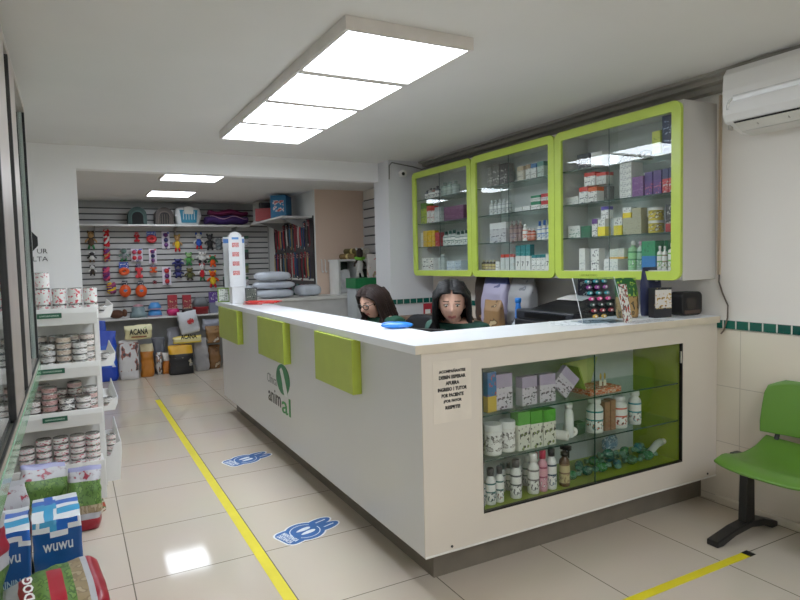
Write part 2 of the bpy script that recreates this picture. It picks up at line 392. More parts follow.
for i in range(3):
    y0, y1 = WY0+i*WC, WY0+(i+1)*WC-.004
    lab = {0: 'white wall cabinet with lime frame and glass doors nearest the air conditioner', 1: 'middle of the three lime-framed glass wall cabinets', 2: 'lime-framed glass wall cabinet furthest back, beside the small camera'}[i]
    t = thing('wall_cabinet', lab, 'cabinet', (RX, (y0+y1)/2, Z0), 0, 'lime-framed cabinets above the counter')
    def W(mb, name, mats, **k):
        o = mb.build(name, mats, t, **k); o.location = (-RX, -(y0+y1)/2, -Z0); return o
    bx = MB()
    XB = RX-.001
    bx.box(CX0+.02, XB, y0, y0+.018, Z0, Z1).box(CX0+.02, XB, y1-.018, y1, Z0, Z1).box(CX0+.02, XB, y0+.018, y1-.018, Z0, Z0+.047).box(CX0+.02, XB, y0+.018, y1-.018, Z1-.018, Z1)
    W(bx, 'carcass', mat((206, 203, 200), .35, var=.015, scale=2))
    W(MB().box(XB-.012, XB, y0+.018, y1-.018, Z0+.047, Z1-.018), 'back_panel', mat((200, 203, 202), .45, var=.02))
    W(ring_prism(rrect(y0, y1, Z0, Z1, .05), rrect(y0+.06, y1-.06, Z0+.05, Z1-.055, .012), CX0-.002, CX0+.019), 'lime_frame', LIME, bevel=.002)
    for z in SHZ[1:]:
        W(MB().box(2.952, XB-.014, y0+.02, y1-.02, z-.007, z-.001), 'glass_shelf', SHELFGLASS)
        W(MB().box(2.9505, 2.9515, y0+.02, y1-.02, z-.0075, z-.0005), 'shelf_edge', mat((70, 92, 88), .2))
    ym = (y0+y1)/2
    W(MB().box(CX0+.020, CX0+.024, y0+.02, ym+.03, Z0+.045, Z1-.05), 'sliding_glass', GLASS)
    W(MB().box(CX0+.028, CX0+.032, ym-.03, y1-.02, Z0+.045, Z1-.05), 'sliding_glass', GLASS)
    W(MB().box(CX0+.0195, CX0+.0245, ym+.03, ym+.0325, Z0+.045, Z1-.05), 'glass_edge', mat((90, 105, 102), .2))
    W(MB().box(CX0+.019, CX0+.035, y0+.06, y1-.06, Z0+.047, Z0+.055), 'glass_track', mat((214, 216, 214), .3, .4))
    if i == 0: letters('LABORATORIO', .15, .014, t, (CX0-.003-RX, .18, .023), (0, 0, -PI/2), mat((120, 140, 40), .5))

# ================================================================== PACKAGED GOODS
# every maker returns a root standing on its local origin, front towards -y
def carton(name, label, cat, loc, rz, w, d, h, base=(232, 230, 226), band=None, ink=((60, 60, 70), (120, 130, 150)), style='band', group=None, scale=5., bandfrac=.28):
    """a printed carton: plain sides, a printed front with a colour band"""
    mb = MB(); a, b = w/2, d/2
    bm_ = band or base
    z1 = h*(1-bandfrac) if style == 'band' else (h*bandfrac if style == 'foot' else h)
    rows = [(0, z1, 1), (z1, h, 2)] if style == 'band' else ([(0, z1, 2), (z1, h, 1)] if style == 'foot' else [(0, h, 1)])
    for z0, zz, k in rows:
        mb.add([(-a, -b, z0), (a, -b, z0), (a, -b, zz), (-a, -b, zz)], [(0, 1, 2, 3)], k)
        for x in (-a, a): mb.add([(x, -b, z0), (x, b, z0), (x, b, zz), (x, -b, zz)], [(0, 1, 2, 3)], 2 if k == 2 else 0)
        mb.add([(-a, b, z0), (a, b, z0), (a, b, zz), (-a, b, zz)], [(0, 1, 2, 3)], 0)
    mb.add([(-a, -b, h), (a, -b, h), (a, b, h), (-a, b, h)], [(0, 1, 2, 3)], 2 if style == 'band' else 0)
    mb.add([(-a, -b, 0), (a, -b, 0), (a, b, 0), (-a, b, 0)], [(0, 1, 2, 3)], 0)
    # tuck-in lid line
    o = mb.build(name, [mat(base, .45), prt(base, ink[0], ink[1], scale, .585, stretch=(1, 1, 1.6)), mat(bm_, .4)], None, loc, (0, 0, rz))
    return tag(o, label, cat, group)
def bottle(name, label, cat, loc, rz, r, h, body=(230, 232, 228), cap=(235, 235, 235), lab=None, neck=.35, group=None, spray=False, capfrac=.14):
    t = thing(name, label, cat, loc, rz, group)
    hc = h*(1-capfrac); rn = r*neck
    MB().lathe([(r*.94, 0), (r, h*.02), (r, hc*.80), (r*.86, hc*.88), (rn*1.05, hc*.94), (rn, hc)], 16, 0).build('body', mat(body, .3), t)
    if spray:
        m = MB().lathe([(rn*1.4, hc), (rn*1.4, hc+.018), (rn*.7, hc+.02), (rn*.7, h-.02)], 12)
        m.box(-r*.35, r*.35, -r*1.3, r*.7, h-.022, h).box(-r*.15, r*.15, -r*1.0, -r*.8, h-.06, h-.02)
        m.build('trigger_head', mat(cap, .4), t)
    else:
        MB().lathe([(rn*1.35, hc-.001), (rn*1.35, h*.97), (rn*1.1, h)], 14).build('cap', mat(cap, .35), t)
    if lab:
        MB().lathe([(r*1.012, hc*.12), (r*1.012, hc*.42), (r*1.012, hc*.47), (r*1.012, hc*.70), (r*1.012, hc*.76)], 16, [0, 1, 2, 1], cap=False).build('label', [prt(*lab, 6., .56), mat(lab[1], .4), mat(lab[0], .4)], t)
    return t
def tub(name, label, cat, loc, rz, r, h, body=(234, 232, 226), lid=(236, 236, 232), lab=None, group=None):
    t = thing(name, label, cat, loc, rz, group)
    MB().lathe([(r*.95, 0), (r, h*.04), (r, h*.76), (r*.9, h*.8)], 18).build('body', mat(body, .35), t)
    MB().lathe([(r*1.03, h*.78), (r*1.05, h*.8), (r*1.05, h*.97), (r*.98, h)], 18).build('lid', mat(lid, .4), t)
    if lab: MB().lathe([(r*1.012, h*.14), (r*1.012, h*.66)], 18, cap=False).build('label', prt(*lab, 4.), t)
    return t
def bag_rings(w, d, h, seg=56, n=32, top=.06, wob=.012, seed=0, flare=.0):
    rings = []
    for j in range(n+1):
        t = j/n; z = h*t
        e = min(1, t/.08); pinch = max(0, (t-.62)/.38)
        dd = d*(.80+.20*e)*(1-pinch**1.4*(1-top)) ; ww = w*(.92+.08*e)*(1+flare*pinch)
        ring = []
        for k in range(seg):
            a = 2*PI*k/seg; c, s_ = math.cos(a), math.sin(a); p = .55
            x = ww/2*math.copysign(abs(c)**p, c); y = dd/2*math.copysign(abs(s_)**p, s_)
            nz = noise.noise(Vector((x*9+seed*3.1, y*9+seed, z*7)))*wob+noise.noise(Vector((x*26+seed, y*26, z*22+seed)))*wob*.45
            q = 1+nz/max(.02, max(w, d)/2)*1.0
            ring.append((x*q+noise.noise(Vector((z*6, seed*1.7, 0)))*wob*.5, y*q+noise.noise(Vector((x*5, seed*2.3, z*5)))*wob*.6*pinch, z+noise.noise(Vector((x*14, seed*2.9, 1)))*wob*.8*max(0, t-.7)/.3))
        rings.append(ring)
    return rings
def bag(name, label, cat, loc, rz, w, d, h, mats, matfn, tilt=(0, 0), seed=0, group=None, top=.06, wob=.012, flare=0.):
    """a filled sack or pouch pinched to a flat seal at the top"""
    m = MB().loft(bag_rings(w, d, h, seed=seed, top=top, wob=wob, flare=flare), matfn)
    o = m.build(name, mats, None, loc, (tilt[0], tilt[1], rz)); return tag(o, label, cat, group)
def front(k): return .52 < k < .98      # the ring angles on the -y face

# ------------------------------------------------------------------ goods in the wall cabinets
SH = ['bottom', 'third', 'second', 'top']
FX = 2.985
G1 = 'packages in the lime wall cabinets'
def cab_item(px0, px1, ptop, shelf, kind, desc, fx=FX, zoff=None, depth=None, **k):
    zb = SHZ[shelf]+.0005 if zoff is None else zoff
    pa, pb = at(px0, ptop, 'x', fx), at(px1, ptop, 'x', fx)
    w = abs(pa.y-pb.y); h = max(.02, (pa.z+pb.z)/2-zb); y = (pa.y+pb.y)/2
    d = depth or min(.14, max(.04, w*.8))
    if kind == 'carton':
        return carton('medicine_carton', desc, 'medicine box', (fx+d/2, y, zb), -PI/2, w*.97, d, h, group=G1, **k), zb+h
    r = min(w/2*.97, .075)
    if kind == 'bottle': return bottle('medicine_bottle', desc, 'bottle', (fx+r, y, zb), -PI/2, r, h, group=G1, **k), zb+h
    if kind == 'tub': return tub('supplement_tub', desc, 'jar', (fx+r, y, zb), -PI/2, r, h, group=G1, **k), zb+h
    if kind == 'pouch':
        o = bag('treat_pouch', desc, 'pouch', (fx+.03, y, zb), -PI/2, w*.97, .05, h, k['mats'], k['matfn'], group=G1, wob=.003); return o, zb+h
W_ = (234, 232, 228); RED = (196, 48, 36); ORG = (216, 92, 30); NAVY = (30, 36, 78); PUR = (98, 48, 130); YEL = (236, 200, 40); GRN = (28, 120, 76); LGR = (110, 180, 96); TEA = (20, 130, 140); GRY = (150, 152, 150); BLU = (40, 100, 190)
ink = lambda a, b: (a, b)
B, T3, S2, TP = 0, 1, 2, 3
N, M_, F_ = 'nearest cabinet', 'middle cabinet', 'far cabinet'
# --- nearest cabinet, top shelf
cab_item(577, 590, 154, TP, 'carton', 'low dark box at the back end of the top shelf, nearest wall cabinet', base=(60, 62, 70), ink=ink((200, 200, 205), (90, 90, 100)))
cab_item(591, 602, 152, TP, 'carton', 'short white box beside the low dark box, top shelf of the nearest cabinet', base=W_, ink=ink((80, 80, 90), GRY))
for k, (a, b, t) in enumerate(((611, 627, 143), (629, 648, 137))):
    y0, y1 = at(a, t, 'x', 3.0).y, at(b, t, 'x', 3.0).y; y = (y0+y1)/2; R = abs(y0-y1)/2*.62
    o = thing('coiled_collar', ['coil of grey pet collar with its ends crossed, top shelf of nearest cabinet', 'darker coil of grey collar beside the green box, top shelf of nearest cabinet'][k], 'collar', (3.06, y, SHZ[3]+.0005), 0)
    MB().tube([(0+.0*math.cos(q), R*math.cos(q), R*.55+R*.5*math.sin(q)+.006) for q in [2*PI*j/24 for j in range(25)]], .006, 8).build('coil', mat((70+k*-20, 74-k*20, 76-k*20), .5), o)
    MB().tube([(.03, R*.8*math.cos(q), R*.5+R*.45*math.sin(q)+.006) for q in [2*PI*j/24 for j in range(25)]], .006, 8).build('coil', mat((110, 112, 114), .5), o)
    MB().box(-.012, .042, -.02, .02, 0, .006).build('buckle', DARK, o)
cab_item(652, 660.5, 131, TP, 'carton', 'lime and yellow box beside the navy boxes, top shelf of nearest cabinet', base=(206, 214, 92), ink=ink((120, 140, 40), W_))
_, z = cab_item(662, 674.5, 134, TP, 'carton', 'navy box at the front end of the top shelf, bottom of its stack', base=(34, 44, 84), ink=ink((150, 170, 210), (220, 225, 235)))
cab_item(662, 674.5, 115, TP, 'carton', 'navy box at the front end of the top shelf, upper of its stack', zoff=z+.0005, base=(34, 44, 84), ink=ink((150, 170, 210), (220, 225, 235)))
# second shelf
cab_item(565, 578, 197, S2, 'carton', 'flat white box at the back end of the second shelf, nearest cabinet', base=W_, ink=ink((180, 180, 185), GRY))
_, z = cab_item(579, 587.5, 187, S2, 'carton', 'white carton with red top under the stacked one, nearest cabinet second shelf', base=W_, band=RED, ink=ink((50, 60, 80), GRY))
cab_item(588, 597, 187, S2, 'carton', 'white carton with red top and dark picture, nearest cabinet second shelf', base=W_, band=ORG, ink=ink((40, 42, 50), (90, 80, 70)))
cab_item(584, 595, 172.5, S2, 'carton', 'red-topped white carton stacked over two others, nearest wall cabinet', zoff=z+.0005, base=W_, band=RED, ink=ink((50, 60, 80), GRY))
cab_item(596, 606, 172.5, S2, 'carton', 'red-topped clear-fronted carton stacked highest beside the centre glass edge', zoff=z+.0005, base=(205, 205, 200), band=RED, ink=ink((140, 140, 140), (90, 92, 95)))
cab_item(598.5, 607.5, 186.5, S2, 'carton', 'grey carton with dark print under the red-topped stack, nearest cabinet', base=(120, 122, 118), ink=ink((40, 44, 42), (200, 200, 196)), fx=3.05)
z = SHZ[S2]+.0005
for k in range(6):
    yv = 197.6-k*5.9
    o, z = cab_item(619.5, 631.5, yv-5.2, S2, 'carton', f'thin white box, {ORD[k]} from below in the stack beside the purple box', zoff=z, base=W_, ink=ink((90, 80, 110), GRY), depth=.10); z += .0006
cab_item(632, 643.5, 176.5, S2, 'carton', 'plain purple box beside the stack of thin white boxes', base=(116, 64, 128), ink=ink((150, 110, 160), (96, 40, 110)))
for k, (a, b, t) in enumerate(((644.5, 652.5, 172), (653.2, 661.5, 170))):
    cab_item(a, b, t, S2, 'carton', ['purple carton with pink and blue picture beside the plain purple box', 'purple carton with white and red picture, second shelf of the nearest cabinet'][k], base=(86, 48, 124), band=(70, 44, 118), ink=ink((190, 70, 100), (120, 170, 210)), bandfrac=.4)
for k, (a, b, t) in enumerate(((662.3, 668, 168.5), (668.6, 675, 167))):
    cab_item(a, b, t, S2, 'carton', ['red carton with navy top in the front corner of the second shelf', 'red and navy carton last at the front end of the second shelf'][k], base=(196, 50, 60), band=(38, 40, 92), ink=ink((230, 225, 220), (60, 90, 170)), bandfrac=.42)
# third shelf
cab_item(568, 580, 226, T3, 'carton', 'low white carton with green print, back end of the third shelf', base=W_, ink=ink((40, 120, 84), (150, 190, 170)))
cab_item(580.5, 591, 226, T3, 'carton', 'low dark green carton, third shelf of the nearest cabinet', base=(34, 104, 74), ink=ink((20, 70, 50), (120, 170, 140)))
_, z = cab_item(591.8, 597, 219, T3, 'carton', 'slim white carton with purple top, third shelf of the nearest cabinet', base=W_, band=PUR, ink=ink((40, 40, 50), GRY))
_, zz = cab_item(597.6, 605, 219, T3, 'carton', 'white carton with yellow lower half, under the purple-topped one', base=W_, band=(240, 216, 40), style='foot', bandfrac=.55, ink=ink((70, 60, 80), GRY))
cab_item(601, 608, 206.5, T3, 'carton', 'white carton with purple top standing on the yellow and white one', zoff=zz+.0005, base=W_, band=(86, 70, 170), ink=ink((40, 40, 50), GRY))
cab_item(613.5, 622, 217.5, T3, 'carton', 'white carton with yellow lower half beside the tan box', base=W_, band=(240, 216, 40), style='foot', bandfrac=.55, ink=ink((70, 60, 80), GRY))
_, z = cab_item(622.5, 641.5, 217.5, T3, 'carton', 'wide tan box under the yellow and white carton, third shelf', base=(170, 166, 140), ink=ink((150, 146, 124), (190, 184, 150)))
cab_item(622.5, 631, 207.5, T3, 'carton', 'small white carton with yellow foot on top of the wide tan box', zoff=z+.0005, base=W_, band=(236, 206, 30), style='foot', bandfrac=.5, ink=ink((70, 60, 80), GRY))
cab_item(632, 641, 208, T3, 'carton', 'small tan carton on top of the wide tan box', zoff=z+.0005, base=(176, 170, 142), ink=ink((150, 146, 124), (190, 184, 150)))
o, z = cab_item(645, 657.5, 220.5, T3, 'tub', 'yellow-labelled jar with white lid, lower of two stacked jars', body=(196, 176, 60), lid=(228, 226, 220), lab=((206, 182, 58), (90, 70, 40), (232, 226, 200)))
cab_item(645, 657.5, 207.5, T3, 'tub', 'yellow-labelled jar with white lid, upper of two stacked jars', zoff=z+.0005, body=(196, 176, 60), lid=(228, 226, 220), lab=((206, 182, 58), (90, 70, 40), (232, 226, 200)))
cab_item(665.5, 674.5, 204, T3, 'carton', 'tall black and red printed pack, front end of the third shelf', base=(60, 56, 62), band=(170, 40, 44), style='foot', bandfrac=.3, ink=ink((200, 196, 190), (170, 40, 44)))
# bottom shelf
cab_item(579, 585, 248.5, B, 'carton', 'tall narrow white carton at the back, bottom shelf of the nearest cabinet', base=W_, ink=ink((200, 200, 204), GRY))
cab_item(591, 599, 248.5, B, 'carton', 'tall white carton with black V mark, bottom shelf of the nearest cabinet', base=W_, ink=ink((40, 38, 48), (90, 70, 120)), style='foot', bandfrac=.02)
_, z = cab_item(603.5, 618, 259, B, 'carton', 'low wide white carton beside the green bottle, bottom shelf', base=W_, ink=ink((170, 180, 180), (120, 150, 140)))
cab_item(608.5, 624, 248.5, B, 'carton', 'pale carton with orange corner stacked over the low white one', zoff=z+.0005, base=(222, 220, 208), band=(226, 170, 60), style='foot', bandfrac=.18, ink=ink((200, 204, 200), (150, 170, 150)))
cab_item(625.5, 634, 241, B, 'bottle', 'pale green shampoo bottle with white cap, bottom shelf of nearest cabinet', body=(150, 196, 150), cap=(238, 238, 234), lab=((140, 200, 140), (60, 130, 80), (230, 236, 226)))
cab_item(635, 641.5, 241, B, 'bottle', 'grey-green shampoo bottle with pink cap, bottom shelf of nearest cabinet', body=(170, 190, 176), cap=(220, 180, 200), lab=((150, 190, 160), (70, 130, 100), (226, 232, 226)))
cab_item(641.5, 655.5, 241, B, 'carton', 'green display box with blue and white dog panel, bottom shelf', base=(40, 140, 90), band=(40, 120, 190), style='foot', bandfrac=.5, ink=ink((20, 100, 70), (90, 170, 110)))
cab_item(657, 668, 240.5, B, 'carton', 'green box behind the white spray bottles, bottom shelf', base=(30, 130, 84), ink=ink((20, 100, 70), (230, 230, 220)), fx=3.06)
cab_item(655.8, 660.5, 246, B, 'bottle', 'slim white bottle with green foot beside the dog panel box', body=W_, cap=W_, lab=(W_, LGR, (160, 200, 120)))
cab_item(661, 665.4, 246, B, 'bottle', 'slim white bottle with brown picture, second of the slim pair', body=W_, cap=W_, lab=(W_, (150, 120, 90), LGR))
cab_item(666, 673.5, 243, B, 'bottle', 'larger white bottle with green foot at the front end, bottom shelf', body=W_, cap=W_, lab=(W_, (120, 190, 80), (180, 120, 90)))
# --- middle cabinet
for k, (a, b, t) in enumerate(((487, 491.5, 166), (492, 499, 163), (499.5, 506.5, 161.5))):
    cab_item(a, b, t+2, TP, 'carton', ['narrow grey pack at the back end, top shelf of the middle cabinet', 'tall grey pack with white figures, top shelf of the middle cabinet', 'tall dark pack with white figures, top shelf of the middle cabinet'][k], base=((130, 128, 124), (100, 98, 96), (76, 74, 76))[k], ink=ink((210, 208, 204), (60, 58, 58)))
for k, (a, b, t) in enumerate(((517, 523.3, 166.5), (525.5, 530.2, 164.5), (530.8, 536, 163.5), (537, 543.5, 161.5))):
    cab_item(a, b, t, TP, 'carton', ['tan and white carton, first past the centre of the middle cabinet top shelf', 'white carton with brown print, top shelf of the middle cabinet', 'white carton with blue top, top shelf of the middle cabinet', 'pale green carton nearest the front end, middle cabinet top shelf'][k], base=((214, 206, 190), W_, W_, (190, 206, 196))[k], band=((190, 170, 140), (170, 140, 110), (70, 120, 170), (90, 140, 130))[k], ink=ink((120, 110, 100), GRY))
for k, (a, b, t) in enumerate(((515, 522, 207.5), (522.6, 530, 206))):
    cab_item(a, b, t, S2, 'carton', ['flat white box, lower end of the middle cabinet second shelf', 'flat white box beside the green-striped carton, middle cabinet'][k], base=W_, ink=ink((190, 190, 194), GRY))
z = SHZ[S2]+.0005
_, z1_ = cab_item(530.6, 540, 201.5, S2, 'carton', 'white carton with green stripes, lower of two, middle cabinet', base=W_, band=(30, 130, 90), ink=ink((40, 60, 60), GRY), bandfrac=.4)
cab_item(530.6, 540, 195.5, S2, 'carton', 'white carton with green stripes, upper of two, middle cabinet', zoff=z1_+.0005, base=W_, band=(30, 130, 90), ink=ink((40, 60, 60), GRY), bandfrac=.4)
_, z1_ = cab_item(541, 549, 200.5, S2, 'carton', 'white carton with red stripes, lower of two, middle cabinet', base=W_, band=(196, 50, 56), ink=ink((70, 50, 50), GRY), bandfrac=.5)
cab_item(541, 549, 193.5, S2, 'carton', 'white carton with red stripes, upper of two, middle cabinet', zoff=z1_+.0005, base=W_, band=(196, 50, 56), ink=ink((70, 50, 50), GRY), bandfrac=.5)
for k in range(5):
    cab_item(488+k*4.2, 491.6+k*4.2, 200.5-k*.6, S2, 'bottle', f'pale clear bottle, {ORD[k]} from the back in the middle cabinet second shelf row', body=(206, 210, 208), cap=(190, 196, 196), lab=((214, 216, 214), (150, 156, 160), (120, 126, 130)))
cab_item(489.5, 506, 223, T3, 'carton', 'large grey and white pack below the pale bottles, middle cabinet', base=(196, 194, 196), band=(226, 226, 224), ink=ink((130, 126, 134), (100, 96, 104)), bandfrac=.3)
for k in range(3):
    cab_item(508+k*4.2, 511.6+k*4.2, 221-k*.5, T3, 'bottle', f'brownish bottle, {ORD[k]} from the back beside the large grey pack', body=(140, 112, 108), cap=(170, 160, 160), lab=((150, 120, 116), (96, 70, 80), (190, 170, 166)))
cab_item(521, 525.3, 224, T3, 'bottle', 'white bottle with orange label, third shelf of the middle cabinet', body=W_, cap=W_, lab=(W_, ORG, RED))
for k in range(2):
    cab_item(526+k*4, 529.5+k*4, 228.5, T3, 'bottle', ['short orange bottle beside the white one, middle cabinet third shelf', 'short orange bottle beside the blue-capped ones, middle cabinet'][k], body=(190, 84, 50), cap=W_, lab=((196, 90, 52), W_, (150, 50, 30)))
for k in range(3):
    cab_item(535.6+k*4.7, 539.6+k*4.7, 221-k, T3, 'bottle', ['white bottle with blue cap, deepest of three on the third shelf', 'white bottle with blue cap, middle of three on the third shelf', 'white bottle with blue cap, front one of three on the third shelf'][k], body=W_, cap=(34, 96, 180), lab=(W_, (60, 120, 190), (120, 160, 200)), capfrac=.25)
for k in range(4):
    cab_item(480.5+k*3.5, 483.6+k*3.5, 260, B, 'bottle', f'small dark bottle, {ORD[k]} from the back on the middle cabinet bottom shelf', body=(70, 62, 50), cap=(200, 190, 150), lab=((210, 190, 120), (90, 70, 40), (230, 226, 210)))
cab_item(495.5, 499.5, 261.5, B, 'carton', 'small white carton with question-like mark, middle cabinet bottom shelf', base=W_, ink=ink((60, 60, 64), GRY))
for k in range(3):
    cab_item(500.5+k*4.6, 504.6+k*4.6, 254.5-k*.3, B, 'carton', f'white carton with red top, {ORD[k]} in the row at the middle cabinet bottom', base=(206, 210, 208), band=(200, 60, 40), ink=ink((190, 196, 194), GRY), bandfrac=.2)
for k in range(3):
    o, z = cab_item(515.5+k*5, 520.1+k*5, 256, B, 'carton', f'white carton marked 7, {ORD[k]} of three under teal packs'.replace('marked 7', 'marked with a seven'), base=W_, ink=ink(W_, (226, 226, 224)))
    wy = abs(at(515.5, 256, 'x', FX).y-at(520.1, 256, 'x', FX).y)
    letters('7', .022, .035, o, (0, -min(.14, max(.04, wy*.8))/2-.0008, .05), (0, 0, 0), INK, .02)
    cab_item(515.5+k*5, 520.1+k*5, 245.5-k*.5, B, 'carton', f'teal pack on a white seven carton, {ORD[k]} of three from the back', zoff=z+.0005, base=(20, 120, 126), ink=ink((60, 170, 170), (220, 230, 228)))
for k in range(3):
    cab_item(531.5+k*4.8, 535.9+k*4.8, 255-k*.3, B, 'carton', f'white carton with teal top, {ORD[k]} of the row at the middle cabinet bottom', base=W_, band=(30, 130, 136), ink=ink((120, 130, 130), GRY), bandfrac=.2)
o, z = cab_item(545.6, 549.6, 254, B, 'carton', 'white carton marked with a seven, alone at the front end of its shelf', base=W_, ink=ink(W_, (226, 226, 224)))
letters('7', .022, .035, o, (0, -.0208, .05), (0, 0, 0), INK, .02)
# --- far cabinet
for k in range(4):
    cab_item(423.5+k*3.4, 426.6+k*3.4, 190.5-k*1.2-(k % 2), TP, 'bottle', f'small bottle with dark cap, {ORD[k]} from the back on the far cabinet top shelf', body=((60, 70, 100), (190, 186, 180), (180, 120, 100), (90, 90, 96))[k], cap=(46, 46, 50), lab=(W_, (100, 100, 110), GRY))
for k in range(3):
    cab_item(439+k*5.4, 443.8+k*5.4, 182.5-k, TP, 'bottle', f'clear greenish bottle, {ORD[k]} from the back on the far cabinet top shelf', body=(170, 184, 178), cap=(150, 166, 160), lab=((180, 192, 186), (140, 156, 150), (200, 208, 204)))
for k, (a, b, t, c, bd, de) in enumerate(((420.5, 426, 203, (176, 190, 50), (90, 130, 40), 'lime and green pack, back end of the far cabinet second shelf'), (426.6, 430, 206, W_, RED, 'white carton with red blocks, far cabinet second shelf'), (430.4, 434, 206, W_, RED, 'white carton with red blocks beside the grey carton, far cabinet'), (434.5, 441, 207, (206, 208, 206), (180, 186, 186), 'grey-white carton beside the long purple box, far cabinet'))):
    cab_item(a, b, t, S2, 'carton', de, base=c, band=bd, ink=ink(bd, (120, 130, 110)))
cab_item(443.5, 463.5, 206, S2, 'carton', 'long plum-coloured box on the far cabinet second shelf', base=(110, 60, 96), ink=ink((130, 80, 116), (90, 46, 80)))
for k, (a, b, t, c, de) in enumerate(((418.8, 422.6, 233, W_, 'slim white carton, back end of the far cabinet third shelf'), (423, 427, 231, (222, 178, 30), 'yellow carton next to the slim white one, far cabinet'), (427.4, 431, 230.5, (226, 184, 36), 'yellow carton, middle one of the far cabinet third shelf'), (431.4, 434.6, 230.5, (214, 170, 40), 'yellow carton touching the red one, far cabinet'), (435, 439, 232.5, (176, 50, 60), 'red carton at the end of the yellow row, far cabinet'))):
    cab_item(a, b, t, T3, 'carton', de, base=c, ink=ink(tuple(int(x*.8) for x in c), W_))
for k in range(6):
    cab_item(441.5+k*4.1, 445.2+k*4.1, 231.5-(k % 3)*.8, T3, 'bottle', f'small vial with dark green cap, {ORD[k]} in the far cabinet third shelf row', body=(206, 210, 206), cap=(44, 84, 76), lab=(W_, (60, 110, 96), GRY), capfrac=.22)
cab_item(421.5, 433.5, 258, B, 'carton', 'white box with bold black lettering, far cabinet bottom shelf', base=W_, ink=ink((30, 30, 32), (60, 60, 62)), style='foot', bandfrac=.1)
_, z = cab_item(446.5, 454.5, 261, B, 'carton', 'white and pale blue carton, first of a pair on the far cabinet bottom shelf', base=(206, 216, 222), ink=ink((70, 110, 160), W_))
cab_item(455, 461, 260.5, B, 'carton', 'white and dark blue carton, second of a pair on the far cabinet bottom shelf', base=(190, 204, 214), ink=ink((40, 60, 110), W_))
cab_item(436.5, 441.5, 254, B, 'bottle', 'pale bottle behind the black-lettered box, far cabinet bottom shelf', body=(196, 204, 202), cap=(210, 214, 212))

# ------------------------------------------------------------------ goods in the counter's glazed niche
NY = CY+.075
NZ = [.2815, .5095, .7165]
G2 = 'goods in the counter niche'
def niche(px0, px1, ptop, shelf, y=NY):
    pa, pb = at(px0, ptop, 'y', y), at(px1, ptop, 'y', y)
    return (pa.x+pb.x)/2, abs(pb.x-pa.x), max(.03, (pa.z+pb.z)/2-NZ[shelf]), NZ[shelf]
LAV = (176, 160, 186)
# top shelf
x, w, h, z = niche(484.5, 494.5, 372, 2)
carton('toy_pack', 'blue and red bagged toy with yellow edge in the niche corner', 'toy', (x, NY, z), .15, w, .03, h, base=(60, 110, 160), band=(200, 170, 60), style='foot', ink=((190, 60, 60), (220, 190, 90)), bandfrac=.4, group=G2)
for (a, b, t, ry, lab, c) in ((495.5, 512, 374, 0, 'lavender carton with dark puppies beside the blue bagged toy', 2.4), (521, 537, 376.5, .1, 'lavender carton with three black dog outlines, niche top shelf', 2.6), (540, 555, 374, -.05, 'lavender carton with a tabby cat picture, niche top shelf', 2.2)):
    x, w, h, z = niche(a, b, t, 2)
    carton('pet_carton', lab, 'box', (x, NY+.02, z), ry, w, w*.45, h, base=(206, 198, 208), band=LAV, ink=((66, 58, 66), (150, 124, 140)), bandfrac=.38, group=G2, scale=c*2.2)
x, w, h, z = niche(549, 566, 382, 2)
o = carton('pet_carton', 'lavender carton leaning over sideways beside the open tray', 'box', (x+.018, NY+.02, z+.04), -.1, w, .03, h+.03, base=(196, 188, 200), band=LAV, ink=((66, 58, 66), (150, 124, 140)), bandfrac=.38, group=G2); o.rotation_euler = (0, .75, -.1)
t = thing('display_tray', 'open green and orange shelf tray beside the leaning lavender carton', 'display box', (2.37, CY+.13, NZ[2]), 0)
MB().box(-.10, .12, -.08, .08, 0, .028).build('tray_base', prt((200, 96, 50), (230, 220, 200), (160, 60, 40), 6.), t)
MB().prism([(-.16, .15), (-.11, .03), (.05, .03), (.10, .165)], .062, .066, 'y').build('tray_back', mat((176, 186, 110), .5), t)
MB().prism([(-.16, .15), (-.11, .03), (-.105, .03), (-.15, .15)], -.06, .062, 'y').build('tray_side', mat((140, 160, 60), .5), t)
for k in range(2):
    o = thing('tag_charm', ['small gold bone charm with white tag hanging at the tray', 'second small gold bone charm hanging at the tray'][k], 'charm', (2.395+k*.03, CY+.10, NZ[2]+.0285), 0, 'charms at the tray')
    MB().box(-.009, .009, -.002, .002, 0, .03).build('tag', mat((226, 220, 196), .5), o)
    MB().ball((0, 0, .05), (.007, .004, .018), 10).build('charm', mat((190, 160, 70), .3, .7), o)
# second shelf
for k, (a, b, t) in enumerate(((487.5, 503.5, 424), (504, 517, 421))):
    x, w, h, z = niche(a, b, t, 1); tub('cream_jar', ['wide white screw-top jar beside the niche side wall, middle shelf', 'white screw-top jar beside the green-topped packs, middle shelf'][k], 'jar', (x-.004, NY+.02, z), .2, w/2*.95, h, lab=(W_, (120, 116, 110), (200, 196, 190)), group=G2)
for k, (a, b, t) in enumerate(((513.5, 525.5, 411.5), (526, 538, 410.5), (538.5, 551, 409))):
    x, w, h, z = niche(a, b, t, 1)
    carton('pet_carton', f'white dog-print carton with green top, {ORD[k]} of three on the middle shelf', 'box', (x+.012, NY+.01, z), 0, w*.98, .06, h, base=(216, 216, 200), band=(78, 160, 50), ink=((40, 36, 34), (150, 170, 90)), bandfrac=.34, group=G2, scale=4.)
x, w, h, z = niche(569.5, 576.5, 404, 1); bottle('cream_tube', 'tall plain white tube standing among the rolls, middle shelf', 'tube', (x, NY+.03, z), 0, w/2, h, group=G2, neck=.6)
